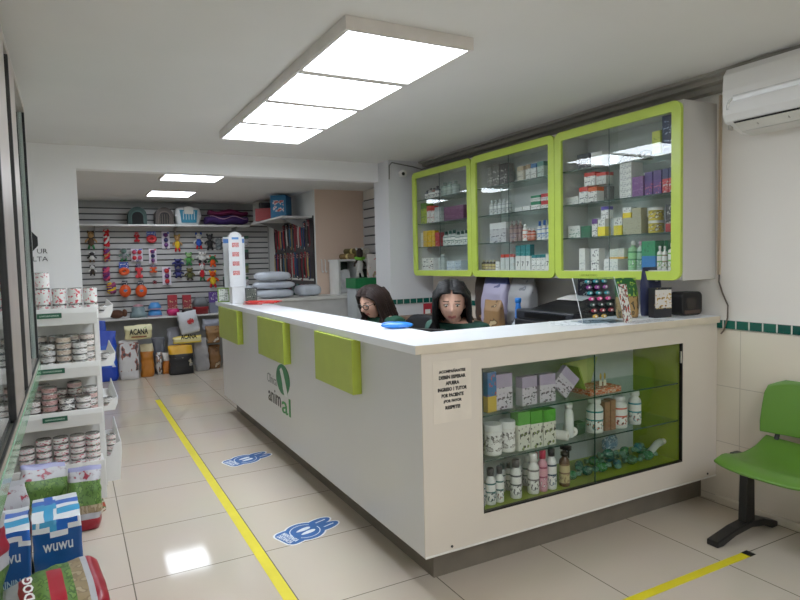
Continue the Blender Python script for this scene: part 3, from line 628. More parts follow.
for k, (xx, yy, rz, L_) in enumerate(((2.10, NY+.035, .5, .12), (2.03, NY+.15, .3, .11), (2.215, NY+.06, -.3, .08))):
    t = thing('bandage_roll', ['white bandage roll lying end-on at the shelf front', 'white bandage roll lying behind the first one', 'short white bandage roll lying beside the standing tube'][k], 'bandage', (xx, yy, NZ[1]+.024), rz, 'bandage rolls in the niche')
    MB().lathe([(.023, -L_/2), (.024, -L_/2+.003), (.024, L_/2-.003), (.023, L_/2)], 16, M=Matrix.Rotation(PI/2, 4, 'X')).build('roll', mat((232, 230, 222), .8), t)
    MB().lathe([(.008, -L_/2-.001), (.008, L_/2+.001)], 10, M=Matrix.Rotation(PI/2, 4, 'X')).build('core', mat((190, 182, 168), .8), t)
for k, (a, b, t, lab, cols) in enumerate(((593, 605, 399, 'white bottle with teal label and orange paw, behind the centre glass edge', (W_, (30, 130, 130), (200, 100, 60))), (617.5, 629, 396.5, 'white bottle with orange-red label and black dog, middle shelf', (W_, (200, 80, 50), (40, 38, 40))), (635, 643.5, 391.5, 'white bottle with teal label furthest along the middle shelf', (W_, (30, 140, 150), (180, 80, 60))))):
    x, w, h, z = niche(a, b, t, 1); bottle('shampoo_bottle', lab, 'bottle', (x, NY+.03, z), 0, w/2, h, body=(226, 228, 222), cap=(226, 228, 224), lab=cols, group=G2, neck=.55)
for k, (a, b, t) in enumerate(((606, 611, 402), (611.5, 616.5, 400))):
    x, w, h, z = niche(a, b, t, 1); carton('medicine_carton', ['slim brown carton between the two white bottles, middle shelf', 'slim red-brown carton touching the orange-labelled bottle'][k], 'medicine box', (x, NY+.03, z), 0, w, .05, h, base=(150, 110, 84), ink=((110, 70, 56), (200, 180, 150)), group=G2)
x, w, h, z = niche(580, 590, 424, 1)
carton('toy_pack', 'small dark green bagged toy beside the teal-labelled bottle', 'toy', (x, NY+.05, z), .2, w, .04, h, base=(40, 80, 50), ink=((20, 50, 30), (120, 160, 90)), group=G2)
# bottom shelf
bots = [(480.8, 485.5, 476, (226, 226, 222), (30, 34, 36), (W_, (24, 100, 100), (40, 40, 40)), 'white bottle with black cap half hidden by the niche side wall'),
        (486, 495.5, 468, (230, 230, 226), (28, 32, 34), (W_, (20, 96, 92), (30, 30, 32)), 'white bottle with black cap and teal label, front corner of the niche'),
        (496, 503.5, 466, (228, 228, 222), (30, 32, 34), (W_, (24, 96, 92), (150, 60, 50)), 'white bottle with black cap, teal label and red dog'),
        (511.5, 521, 459, (222, 222, 216), (60, 60, 62), (W_, (70, 70, 74), (120, 120, 124)), 'white bottle with grey cap and dark grey label, third bottle group'),
        (529, 538.5, 453, (232, 230, 224), (236, 234, 230), (W_, (120, 116, 112), (60, 60, 64)), 'tall white bottle with white cap beside the pink one'),
        (539, 547, 450, (214, 150, 164), (190, 50, 80), ((216, 156, 168), (150, 60, 90), (230, 226, 222)), 'pink-bodied bottle with crimson cap on the niche floor'),
        (547.5, 556, 447.5, (230, 230, 226), (40, 40, 44), (W_, (40, 70, 90), (150, 160, 170)), 'white bottle with black cap and slate label beside the amber one')]
for (a, b, t, bc, cc, lb, lab) in bots:
    x, w, h, z = niche(a, b, t, 0); bottle('shampoo_bottle', lab, 'bottle', (x, NY+.005, z), 0, w/2*.95, h, bc, cc, lb, group=G2, neck=.5, capfrac=.2)
for k, (a, b, t) in enumerate(((499, 505, 463), (505.5, 511, 462), (515.5, 521.5, 458.5), (523, 529, 455.5), (533, 538, 452))):
    x, w, h, z = niche(a, b, t, 0, NY+.1); bottle('shampoo_bottle', ['white bottle with dark green cap in the second row of the niche', 'white bottle with dark cap, second row, beside the dark green cap', 'pale bottle with white cap standing behind the grey-capped one', 'pale green bottle with white cap, second row of the niche', 'white bottle with red cap, second row, behind the pink one'][k], 'bottle', (x, NY+.10, z), 0, w/2*.95, h, (216, 218, 210), ((30, 60, 56), (40, 44, 46), (226, 226, 222), (220, 222, 216), (190, 60, 70))[k], (W_, (80, 110, 100), GRY), group=G2, neck=.5, capfrac=.2)
x, w, h, z = niche(560, 568.5, 445, 0)
bottle('spray_bottle', 'amber spray bottle with black trigger and tan label', 'bottle', (x, NY, z), .3, w/2*.95, h, (84, 54, 30), (26, 25, 26), ((196, 180, 130), (120, 90, 60), (160, 140, 96)), group=G2, neck=.5, spray=True, capfrac=.26)
# wrapped green chews heaped on the niche floor: each one a twist of film
def chew(k, x, y, z, r, c, rz, lab, elong):
    t = thing('wrapped_chew', lab, 'pet treat', (x, y, z), rz, 'green wrapped chews on the niche floor')
    MB().ball((0, 0, 0), (r*elong, r, r), 14, fn=lambda q, d: q*(1+.07*noise.noise(q*60+Vector((k, 0, 0))))).build('wrapper', prt(tuple(int(q*.8) for q in c), (110, 160, 130), (20, 64, 44), 5., .56, .15), t)
    for s in (-1, 1):
        MB().loft([[(s*(r*elong*.9+q*r*.9), math.cos(a)*r*(.25+.55*q), math.sin(a)*r*(.25+.3*q)) for a in [2*PI*j/10 for j in range(10)]] for q in (0, .5, 1)]).build('twist', prt((84, 136, 106), (140, 176, 156), (30, 90, 60), 6., .5, .15), t)
    return t
cs = [(36, 130, 70), (30, 110, 90), (50, 140, 60), (40, 120, 130), (70, 110, 60)]
wraps = ['green', 'sea-green', 'grass-green', 'teal', 'olive']
k = 0
for (px, y, row) in ((572, .11, 0), (587, .115, 0), (602, .11, 0), (617, .115, 0), (632, .11, 0), (648, .115, 0), (579, .20, 0), (594, .205, 0), (609, .205, 0), (625, .205, 0), (641, .205, 0), (608, .145, 1), (624, .145, 1), (638, .145, 1)):
    x = at(px, 470, 'y', CY+y).x; r = .023+.004*((k*7) % 3)/2
    place = {0: 'lying at the glass', 1: 'on top of the heap'}[row] if y < .15 else 'at the back of the heap'
    chew(k, x, CY+y, NZ[0]+r*1.09+row*.047, r, cs[k % 5], ((k*1.3) % 1)-.5+PI/2*(k % 3 == 0)*.3, f'{wraps[k % 5]} wrapped chew {place}, {ORD[k]} from the amber bottle', 1.25); k += 1
for (px, y, c, de) in ((622, .15, (90, 130, 150), 'blue-grey film packet lying over the green chews'), (656, .12, (226, 220, 210), 'white capped tube end lying beyond the green chews')):
    x = at(px, 460, 'y', CY+y).x
    if c[0] > 200:
        t = thing('cream_tube', de, 'tube', (x+.01, CY+y, NZ[0]+.085), 0)
        MB().tube([(-.06, 0, -.045), (0, 0, -.005), (.03, 0, .0)], [.018, .02, .02], 12).build('body', mat((180, 190, 176), .3), t)
        MB().tube([(.03, 0, 0), (.055, 0, .0)], [.016, .016], 12).build('cap', mat(c, .4), t)
    else:
        bag('film_packet', de, 'packet', (x-.05, CY+y+.04, NZ[0]+.085), .2, .11, .05, .07, [prt(c, (190, 206, 214), (60, 90, 110), 4.), ], lambda t_, k_: 0, seed=4)

# ================================================================== ON THE COUNTER
TZ = 1.0692
# clicker stand: clear acrylic easel hung with coloured clickers
t = thing('clicker_stand', 'clear easel rack of coloured clickers standing on the counter end', 'display rack', (2.475, 2.40, TZ), -.25)
MB().prism([(-.075, .0), (-.072, .0), (.03, .235), (.027, .235)], -.125, .125, 'x').build('easel_back', glass((228, 236, 240), .8), t)
MB().box(-.125, .125, -.11, .05, .0, .004).build('easel_foot', glass((228, 236, 240), .8), t)
MB().tube([(-.125, -.073, .004), (-.125, .03, .235)], .002, 6, 0).tube([(.125, -.073, .004), (.125, .03, .235)], .002, 6, 0).build('easel_edge', mat((226, 230, 232), .2), t)
cc = [(20, 130, 140), (130, 30, 130), (20, 140, 150), (210, 50, 130), (36, 70, 60), (150, 40, 60), (200, 160, 60)]
proto_k = MB().ball((0, 0, 0), (.017, .008, .010), 12).build('x', GREY).data
bpy.data.objects.remove(bpy.data.objects['x'])
for r_ in range(7):
    for c_ in range(2 + (r_ < 6)):
        x = -.05+c_*.05; zz = .215-r_*.03; y = -.075+.102*(zz/.235)-.012
        me = proto_k.copy(); me.materials.clear(); me.materials.append(mat(cc[r_], .3, coat=.3))
        cl = thing('clicker', f"{['teal', 'purple', 'turquoise', 'pink', 'dark green', 'wine red', 'gold'][r_]} clicker on the clear easel rack, {ORD[c_]} along its row", 'clicker', (2.475+x*math.cos(.25)+y*math.sin(.25), 2.40-x*math.sin(.25)+y*math.cos(.25), TZ+zz), -.25, 'clickers on the counter rack')
        put('shell', me, cl)
        MB().lathe([(.005, 0), (.004, .003)], 10, M=Matrix.Translation((0, -.007, 0)) @ Matrix.Rotation(PI/2, 4, 'X')).build('press_button', mat((236, 230, 226), .3), cl)
# leaflet of black prints leaning beside
tag(MB().prism([(-.05, 0), (-.0475, 0), (.0, .20), (-.0025, .20)], -.026, .026, 'x').build('charm_card', prt((226, 224, 218), (40, 38, 40), (190, 70, 50), 7.), None, (2.545, 2.29, TZ), (0, 0, -.15)), 'white card of black and red pet tags leaning at the corner of the easel rack', 'card')
# kraft and green pouch
bag('treat_pouch', 'kraft and green treat pouch standing between easel rack and navy bag', 'pouch', (2.745, 2.43, TZ), -.2, .135, .05, .225, [prt((176, 140, 88), (60, 60, 40), (130, 100, 60), 5., .58), prt((28, 92, 48), (150, 190, 70), (20, 64, 36), 5., .6), mat((206, 196, 170), .6)],
    lambda t_, k_: (1 if t_ > .52 else 0), tilt=(-.08, 0), seed=3, wob=.004)
# navy bag with the printed box in front of it
nb = bag('coffee_style_pouch', 'tall navy pouch with pale upright lettering behind a small printed box', 'pouch', (2.95, 2.445, TZ), -.2, .115, .07, .28, [mat((26, 32, 66), .4)], lambda t_, k_: 0, seed=5, wob=.004)
nb.name = 'navy_pouch'
MB().box(-.008, .008, -.0012, 0, -.05, .05).build('print_strip', prt((26, 32, 66), (200, 206, 222), (120, 130, 160), 9., .5, .4, (1, 1, 2)), nb, (.014, -.031, .175))
o = carton('sample_box', 'small black box with white picture panel in front of the navy pouch', 'box', (2.895, 2.335, TZ), -.2, .115, .05, .165, base=(30, 30, 34), band=(34, 34, 40), style='foot', bandfrac=.3, ink=((214, 190, 110), (60, 60, 66)))
MB().box(-.053, .053, -.0012, 0, .055, .155).build('picture_panel', prt((226, 220, 214), (200, 160, 70), (90, 60, 50), 5., .58), o, (0, -.0255, 0))
# black speaker-like device by the wall
t = thing('card_terminal', 'black rounded desktop device at the wall end of the counter', 'device', (3.112, 2.335, TZ), -.08)
MB().prism(rrect(-.080, .080, 0, .135, .03), -.045, .045, 'y').build('housing', mat((24, 22, 22), .45), t, bevel=.006)
MB().prism(rrect(-.045, .03, .04, .10, .012), -.0475, -.0455, 'y').build('screen', mat((52, 46, 42), .2), t)
MB().box(-.06, .06, -.048, -.0455, .012, .03).build('slot', mat((90, 70, 58), .4), t)
# papers on the counter by the rack
tag(MB().box(-.105, .105, -.15, .15, 0, .0012).build('paper_sheet', prt((228, 232, 236), (150, 156, 166), (190, 194, 200), 9., .6), None, (2.34, 2.39, TZ), (0, 0, .9)), 'printed sheet of paper lying before the easel rack', 'paper')
tag(MB().box(-.05, .05, -.15, .15, 0, .0014).build('paper_sheet', prt((210, 210, 212), (120, 120, 126), (170, 170, 176), 9., .56), None, (2.66, 2.235, TZ), (0, 0, 1.5)), 'printed leaflet lying in front of the kraft pouch', 'paper')
# blue spectacle case
t = thing('glasses_case', 'bright blue glasses case lying on the counter near the seated women', 'case', (1.475, 2.80, TZ), -.45)
MB().ball((0, 0, .018), (.085, .032, .018), 20, fn=lambda q, d: Vector((q.x, q.y, max(.001, q.z)))).build('body', mat((40, 128, 220), .3, coat=.3), t)
MB().ball((-.035, 0, .026), (.045, .018, .012), 16).build('lid', mat((30, 110, 205), .3), t)
# red lanyards
for k in range(5):
    x0, y0 = 1.36+.03*(k % 3), 5.62-.22*k*.5
    pts = [(x0+.10*math.sin(j*.9+k)+j*.012, y0-j*.05+.03*math.cos(j*1.3+k), TZ+.005+k*.0095) for j in range(8)]
    pts = [(min(1.52, max(1.25, a)), b, c) for a, b, c in pts]
    o = tag(MB().tube(pts, .0045, 6, flat=.8).build('lanyard', mat((214, 40, 34), .5), None), f'bright red lanyard in the tangle on the counter, {ORD[k]} from the far end', 'lanyard', 'red lanyards on the counter')
# white box, its price-list board, two frames
t = thing('leaflet_box', 'white box on the far end of the counter below the price board', 'box', (1.335, 5.66, TZ), 0)
MB().box(-.06, .06, -.06, .06, 0, .14).build('box_body', mat((238, 238, 240), .4), t, bevel=.002)
MB().box(-.062, .062, -.062, .062, .14, .15).build('box_lid', mat((232, 232, 234), .4), t)
def board(name, label, loc, rz, w, h, mats, round_top=True):
    n = 10
    pts = [(-w/2, 0), (w/2, 0)]+([(w/2*math.cos(PI*k/n), h-w/2+w/2*math.sin(PI*k/n)) for k in range(n+1)] if round_top else [(w/2, h), (-w/2, h)])
    return tag(MB().prism(pts, -.003, .003, 'y').build(name, mats, None, loc, (0, 0, rz)), label, 'sign')
o = board('price_board', 'white rounded price board with blue header standing on the white box', (1.335, 5.66, TZ+.151), -.15, .12, .50, mat((238, 240, 244), .4))
o = board('price_board', 'wider white price board with blue pictures behind the rounded one', (1.40, 6.0, TZ), -.15, .20, .62, mat((228, 232, 238), .4), False)
for a_, b_, c_ in ((0, .58, (70, 130, 210)),):
    MB().box(-.098, .098, -.0045, -.003, b_-.02, b_+.02).build('header', mat(c_, .4), o)
for k in range(4):
    MB().box(-.05, .03, -.0045, -.003, .44-k*.1, .49-k*.1).build('picture', prt((60, 120, 180), (30, 70, 110), (180, 210, 230), 4.), o)
o2 = bpy.data.objects['price_board']
for k in range(4):
    MB().box(-.03, .03, -.0045, -.003, .36-k*.085, .40-k*.085).build('picture', prt((226, 150, 150), (190, 60, 60), (240, 220, 220), 4.), o2)
MB().box(-.03, .03, -.0045, -.003, .43, .45).build('header', mat((90, 150, 220), .4), o2)
for nm, lb, loc, w, h, fr, pc in (('photo_frame', 'small dark picture frame beside the white box', (1.40, 5.42, TZ), .105, .145, (70, 72, 74), ((80, 84, 76), (30, 50, 36), (170, 170, 160))), ('photo_frame', 'green-edged framed notice at the very end of the counter', (1.27, 5.93, TZ), .11, .135, (120, 160, 50), ((226, 230, 226), (150, 160, 150), (190, 200, 190)))):
    t = thing(nm, lb, 'picture frame', loc, -.2)
    MB().add([], []); ring = ring_prism([(-w/2, 0), (w/2, 0), (w/2, h), (-w/2, h)], [(-w/2+.01, .01), (w/2-.01, .01), (w/2-.01, h-.01), (-w/2+.01, h-.01)], -.008, .008)
    ring.v = [(v[1], v[0], v[2]) for v in ring.v]; ring.build('frame', mat(fr, .4), t)
    MB().box(-w/2+.009, w/2-.009, -.003, .007, .009, h-.009).build('picture', prt(*pc, 6., .55), t)

# ================================================================== WAITING BENCH
SG = mat((86, 130, 38), .4, var=.03, coat=.1)
t = thing('waiting_bench', 'green moulded waiting bench on a black foot against the tiled wall', 'bench', (2.92, 1.9, 0))
def seat_shell(y0, y1):
    mb = MB(); n = 14; ny = 10; vs = []; fs = []
    # section in x-z: front lip to back edge
    for j in range(ny+1):
        v = -1+2*j/ny; edge = 1-abs(v)**4*.10
        for k in range(n+1):
            u = k/n; x = -.265+.47*u*1.0; z = .435+.012*math.cos(u*PI*2)-.010*math.sin(u*PI)+.05*max(0, u-.8)/.2*.5-.035*max(0, .18-u)/.18
            z += .016*abs(v)**3
            xx = -.03+(x+.03)*edge
            vs.append((xx, y0+(y1-y0)*j/ny, z))
    w = n+1
    for j in range(ny):
        for k in range(n): fs.append((j*w+k, j*w+k+1, (j+1)*w+k+1, (j+1)*w+k))
    return mb.add(vs, fs, 0, True)
def back_shell(y0, y1):
    mb = MB(); n = 10; ny = 12; vs = []; fs = []
    for k in range(n+1):
        u = k/n
        for j in range(ny+1):
            v = -1+2*j/ny
            half = (y1-y0)/2*(1-.05*max(0, u-.8)/.2*1-.03*max(0, .2-u)/.2)
            z = .505+.268*u-.035*max(0, abs(v)-.7)/.3*max(0, u-.5)*2
            x = .17+.06*u+.035*(1-v*v)*1.0-.02
            vs.append((x, (y0+y1)/2+v*half, z))
    w = ny+1
    for k in range(n):
        for j in range(ny): fs.append((k*w+j, k*w+j+1, (k+1)*w+j+1, (k+1)*w+j))
    return mb.add(vs, fs, 0, True)
for k in range(3):
    y1 = -.045-k*.50; y0 = y1-.47
    for nm, fn in (('seat', seat_shell), ('backrest', back_shell)):
        o = fn(y0, y1+(.02 if nm == 'backrest' else 0)).build(nm, SG, t); s = o.modifiers.new('thick', 'SOLIDIFY'); s.thickness = .014; s.offset = -1
        b = o.modifiers.new('edge', 'BEVEL'); b.width = .005; b.segments = 2; b.limit_method = 'ANGLE'
    for yy in (y0+.10, y1-.05):
        MB().tube([(.05, yy, .40), (.16, yy, .42), (.195, yy, .50), (.215, yy, .62)], .013, 8, flat=.6).build('backrest_bracket', BLACK, t)
MB().box(-.005, .055, -1.45, .03, .352, .405).build('beam', BLACK, t, bevel=.004)
for yy in (-.045, -1.30):
    MB().prism([(-.012, .06), (.062, .06), (.052, .355), (-.002, .355)], yy-.022, yy+.022, 'y').build('leg', BLACK, t, bevel=.004)
    ft = MB().prism([(-.245, 0), (-.20, 0), (-.10, .028), (.03, .042), (.13, .028), (.20, 0), (.245, 0), (.245, .026), (.14, .062), (.03, .075), (-.09, .062), (-.245, .028)], yy-.03, yy+.03, 'y')
    ft.build('foot', BLACK, t, bevel=.005)
# ================================================================== AIR CONDITIONER
t = thing('air_conditioner', 'white split air conditioner high on the right wall by the cabinets', 'air conditioner', (RX, 1.7, 2.02))
prof = [(0, .34), (-.19, .335), (-.215, .30), (-.222, .22), (-.215, .10), (-.20, .065), (-.07, .02), (0, .02)]
ACM = mat((232, 231, 229), .3, var=.01)
yA, yB = -1.0, .335
MB().prism([(x-.0005, z-.0) for x, z in prof], yA, yB, 'y').build('housing', ACM, t, bevel=.006)
MB().prism([(-.2235, .16), (-.2215, .175), (-.224, .19), (-.2262, .18)], yA+.03, yB-.06, 'y').tube([(-.222, yB-.06, .176), (-.2215, yB-.04, .165), (-.219, yB-.03, .145), (-.216, yB-.028, .125)], .006, 6).build('silver_stripe', mat((240, 240, 240), .2, .3), t)
MB().prism([(-.2, .062), (-.075, .0185), (-.075, .0165), (-.202, .060)], yA+.04, yB-.05, 'y').build('air_outlet', mat((30, 28, 26), .6), t)
MB().prism([(-.203, .05), (-.15, .018), (-.147, .022), (-.2, .054)], yA+.04, yB-.06, 'y').build('louver', mat((214, 212, 206), .3), t)
MB().prism([(-.147, .014), (-.06, .0), (-.06, .012), (-.145, .02)], yA+.04, yB-.06, 'y').build('louver', mat((206, 204, 198), .3), t)
for k in range(9): MB().box(-.185, -.15, yA+.12+k*.15, yA+.124+k*.15, .03, .055).build('vane', mat((180, 178, 172), .4), t)
# cable duct and cable beside the cabinets
t = thing('cable_duct', 'narrow tan cable duct running down the right wall beside the cabinet', 'cable duct', (RX, 2.195, 1.30))
MB().box(-.014, -.0005, -.012, .0, 0, .985).build('duct', mat((196, 176, 152), .45), t)
MB().box(-.0155, -.0141, -.012, -.009, 0, .985).build('duct_lid', mat((150, 128, 104), .45), t)
t = tag(MB().tube([(RX-.006, 2.188, 1.30), (RX-.01, 2.187, 1.26), (RX-.012, 2.165, 1.2), (RX-.014, 2.13, 1.13), (RX-.016, 2.13, 1.06), (RX-.02, 2.15, .99), (RX-.02, 2.165, .97)], .0045, 8).build('power_cable', mat((96, 84, 74), .5), None), 'thin dark cable hanging from the duct past the green tile band', 'cable')
tag(MB().tube([(2.73, 5.272, 2.20), (2.732, 5.270, 2.33), (2.76, 5.268, 2.36), (3.0, 5.268, 2.33), (3.05, 5.2, 2.30), (3.05, 4.6, 2.29), (3.06, 3.2, 2.285)], .006, 8).build('cable', mat((110, 108, 106), .5), None), 'grey cable running from the beam over the top of the cabinets', 'cable')
t = thing('security_camera', 'small white dome camera on the stub wall beside the far cabinet', 'camera', (2.86, 5.279, 2.255), 0)
MB().lathe([(.03, 0), (.03, .02), (.022, .03)], 16, M=Matrix.Rotation(PI/2, 4, 'X')).build('mount', WHITE, t)
MB().ball((0, -.055, 0), (.036, .036, .036), 18).build('housing', WHITE, t)
MB().ball((-.015, -.082, -.006), (.017, .013, .017), 14).build('lens', BLACK, t)
# floor markings
t = tag(MB().box(.722, .774, 1.6, 6.95, .0003, .0012).build('floor_tape', mat((232, 214, 30), .45, var=.04), None), 'long yellow tape line on the floor along the counter', 'floor tape')
t = thing('floor_tape', 'short yellow tape with black end on the floor before the bench', 'floor tape', (2.3, 1.722, .0003), 0)
MB().box(-1.0, .43, -.022, .022, 0, .0009).build('yellow_tape', mat((232, 214, 30), .45, var=.04), t)
MB().box(.43, .475, -.022, .024, 0, .0012).build('black_end', BLACK, t)
BLUE = mat((30, 94, 164), .4, var=.08); RIM = mat((226, 228, 226), .4)
for k, (cx, cy) in enumerate(((1.025, 3.05), (1.055, 4.43))):
    t = thing('floor_sticker', ['blue keep-distance floor sticker closer to the glazed end of the counter', 'blue keep-distance floor sticker further along the counter'][k], 'floor sticker', (cx, cy, .0004), .32, 'blue distance stickers')
    out = []
    for j in range(40):
        a = 2*PI*j/40; r = .105
        out.append((r*math.cos(a), r*math.sin(a)))
    MB().prism(out, 0, .0006, 'z').build('disc', BLUE, t); MB().prism([(a*1.09, b*1.09) for a, b in out], 0, .0002, 'z').build('white_rim', RIM, t); MB().prism(rrect(-.159, -.04, -.094, .094, .045), 0, .0001, 'z').build('white_rim', RIM, t)
    MB().prism(rrect(-.150, -.04, -.085, .085, .04), 0, .0005, 'z').build('title_panel', BLUE, t)
    for s in (-1, 1):
        MB().prism([(.115+.080*math.cos(q), s*.036+.038*math.sin(q)) for q in [2*PI*j/20 for j in range(20)]], 0, .0005+.0001*(s+1), 'z').build('lobe', BLUE, t); MB().prism([(.115+.089*math.cos(q), s*.036+.047*math.sin(q)) for q in [2*PI*j/20 for j in range(20)]], 0, .0001+.00004*(s+1), 'z').build('white_rim', RIM, t)
    WH = mat((232, 236, 240), .5)
    for s in (-1, 1):
        MB().prism([(.005+.045*math.cos(q), s*.022+.015*math.sin(q)*(1+.25*math.cos(q))) for q in [2*PI*j/20 for j in range(20)]], .0007, .001, 'z').build('footprint', WH, t)
    n = 48
    ro, ri = .082, .077
    ring = MB(); vs = [(ro*math.cos(2*PI*j/n), ro*math.sin(2*PI*j/n), .0008) for j in range(n)]+[(ri*math.cos(2*PI*j/n), ri*math.sin(2*PI*j/n), .0008) for j in range(n)]
    ring.add(vs, [(j, (j+1) % n, n+(j+1) % n, n+j) for j in range(n) if (j % 24) > 4]).build('ring', WH, t)
    letters('MANTENGA\nDISTANCIA', .125, .06, t, (-.112, 0, .0009), (-PI/2, 0, -PI/2), WH, .02)
    for s in (-1, 1): MB().prism([(.10, s*.036-.004), (.165, s*.036-.004), (.165, s*.036+.004), (.10, s*.036+.004)], .0009, .0011, 'z').build('white_bar', WH, t)

# ================================================================== LEFT GLASS CABINET (wall hung)
LX = -.175; LY0, LY1, LZ0, LZ1 = .6, 3.80, .86, 2.27
t = thing('glass_display_case', 'wall-hung display case with sliding aluminium-framed glass doors at the left', 'cabinet', (LX, 2.2, LZ0))
def G(mb, name, mats, **k):
    o = mb.build(name, mats, t, **k); o.location = (-LX, -2.2, -LZ0); return o
G(MB().box(-.648, LX-.03, LY0, LY1-.02, LZ0, LZ0+.02).box(-.648, LX, LY0, LY1-.02, LZ1, LZ1+.02).box(-.648, -.64, LY0, LY1-.02, LZ0+.02, LZ1), 'carcass', mat((236, 238, 236), .4))
G(MB().box(-.648, LX-.012, LY1-.006, LY1-.002, LZ0+.02, LZ1), 'end_glass', CLEAR)
for z in (1.2, 1.52, 1.84): G(MB().box(-.64, LX-.06, LY0+.01, LY1-.01, z, z+.006), 'glass_shelf', SHELFGLASS)
G(MB().box(LX-.04, LX+.004, LY0, LY1, LZ0+.06, LZ0+.085).box(LX-.04, LX+.004, LY0, LY1, LZ1-.03, LZ1), 'track', ALU, bevel=.003)
G(MB().box(LX-.03, LX+.008, LY0, LY1, LZ0, LZ0+.06), 'green_glass_edge', mat((110, 170, 130), .15, coat=.4))
G(MB().box(LX-.001, LX+.006, LY0, LY1, LZ0+.086, LZ0+.094), 'track_gasket', BLACK)
# door panes
G(MB().box(LX-.010, LX-.006, LY0, 2.86, LZ0+.085, LZ1-.03), 'door_pane', CLEAR)
G(MB().box(LX-.024, LX-.020, 2.80, LY1-.03, LZ0+.085, LZ1-.03), 'door_pane', CLEAR)
for (y0, y1, m_) in ((2.225, 2.25, BLACK), (2.25, 2.62, ALU), (2.81, 2.835, DARK), (2.835, 3.10, ALU)):
    G(MB().box(LX-.028, LX+.004, y0, y1, LZ0+.085, LZ1-.03), 'door_stile', m_)
G(MB().box(LX-.010, LX+.002, 3.80, 3.812, LZ0+.085, LZ1-.03), 'door_stile', BLACK)
G(MB().box(LX-.03, LX+.002, 3.815, 3.83, LZ0+.02, LZ1), 'end_stile', mat((220, 226, 222), .3))

# ================================================================== WHITE END GONDOLA WITH CANS
GW = mat((228, 227, 224), .35, var=.02)
t = thing('gondola_shelf', 'white metal gondola of curved shelves full of pet food cans', 'shelf unit', (0, 4.4, 0))
def Q(mb, name, mats, **k):
    o = mb.build(name, mats, t, **k); o.location = (0, -4.4, 0); return o
Q(MB().box(-.45, -.41, 4.40, 5.3, 0, 1.62).box(.115, .145, 4.395, 4.43, 0, 1.19), 'post', GW)
Q(MB().box(-.41, .115, 4.405, 4.42, .02, 1.62-.4), 'back_panel', mat((206, 206, 202), .4))
levels = [(1.085, 1.185), (.765, .857), (.468, .570), (.0, .245)]
SHT = [1.105, .785, .488, .215]
for k, (a, b) in enumerate(levels):
    zf = SHT[k]
    # tray facing the street
    Q(MB().box(-.41, .125, 4.155, 4.405, zf-.012, zf), 'shelf', GW)
    Q(MB().prism([(4.14, b), (4.15, b), (4.155, zf-.012), (4.155, a), (4.148, a), (4.136, b-.03)], -.41, .13, 'x'), 'shelf_lip', GW, bevel=.003)
    # curved tray facing the aisle
    pf = [(.145, zf-.012), (.215, zf-.012), (.232, zf+.03), (.236, zf+.075), (.230, zf+.075), (.222, zf+.035), (.21, zf), (.145, zf)]
    if k == 3: pf = [(.145, .0), (.225, .0), (.242, .18), (.242, .26), (.234, .26), (.226, .16), (.145, .16)]
    Q(MB().prism(pf, 4.47, 5.25, 'y'), 'side_tray', GW, bevel=.002)
    top = pf[3][1]
    Q(MB().prism([(.145, zf-.012 if k < 3 else 0), (pf[1][0], pf[1][1]), (pf[3][0], top), (.2, top-.015), (.17, zf+.02 if k < 3 else .17), (.145, zf+.02 if k < 3 else .17)], 4.462, 4.47, 'y'), 'tray_bracket', GW)
    tg = MB().box(-.19, -.06, 4.1305, 4.1345, b-.055, b-.025)
    if k < 3:
        o = Q(tg, 'shelf_tag', mat((20, 84, 60), .4)); Q(MB().box(-.175, -.075, 4.1300, 4.1304, b-.045, b-.036), 'shelf_tag_print', prt((20, 84, 60), (190, 206, 192), (90, 140, 110), 14., .45, .5, (3, 1, .3)))
def can_mesh(r, h, lab, wall=(196, 194, 190)):
    return MB().lathe([(r*.96, 0), (r, .003), (r, .006), (r, h-.006), (r, h-.003), (r*.95, h), (r*.95, h-.003)], 20, [2, 2, 1, 2, 2, 2]).mesh('can', [mat(wall, .3, .8), prt(*lab, 4., .59, stretch=(1, 1, 1.4)), STEEL])
def lid_mesh(r, h): return MB().lathe([(r*.93, h-.003), (r*.6, h-.0035), (r*.58, h-.0025), (.0005, h-.0025)], 20, cap=False).mesh('lid', [STEEL])
def stack_cans(kind, r, h, labs, cols, shelf_word, zs, y, n):
    lm = lid_mesh(r, h); ms = [can_mesh(r, h, l) for l in labs]
    for ci, x in enumerate(cols):
        cnt = n[ci] if isinstance(n, (list, tuple)) else n
        for j in range(cnt):
            pos = 'topmost' if j == cnt-1 else ('bottom' if j == 0 else f'{ORD[j]} up')
            li = (ci if len(labs) > 2 else j) % len(labs)
            o = put('pet_food_can', ms[li], None, (x, y[ci] if isinstance(y, list) else y, zs+.0005+j*(h+.0006)), (0, 0, (ci*1.7+j*.6) % 6))
            tag(o, f'{kind} can, {pos} in {ORD[ci]} stack, {shelf_word}', 'can', 'cans on the white gondola')
            put('lid', lm, o)
RL = ((234, 232, 228), (206, 120, 130), (200, 206, 204)); RL2 = ((230, 230, 226), (214, 100, 110), (190, 60, 70))
stack_cans('large white', .0385, .098, [RL, RL2], [-.237, -.153, -.069, .015, .099], 'gondola top shelf', SHT[0], 4.235, [3, 3, 2, 2, 2])
stack_cans('flat grey-white', .041, .037, [((214, 212, 208), (90, 88, 86), (150, 146, 140)), ((200, 198, 194), (60, 60, 60), (150, 120, 90)), ((190, 176, 160), (120, 80, 50), (230, 226, 220))], [-.235, -.145, -.06, .025], 'gondola second shelf', SHT[1], 4.225, [4, 5, 6, 5])
stack_cans('flat mixed', .041, .037, [((224, 220, 216), (150, 60, 66), (70, 66, 66)), ((190, 150, 146), (120, 50, 50), (226, 220, 214)), ((228, 226, 222), (40, 40, 42), (120, 120, 120))], [-.24, -.15, -.06, .03], 'gondola third shelf', SHT[2], 4.225, [4, 6, 4, 4])
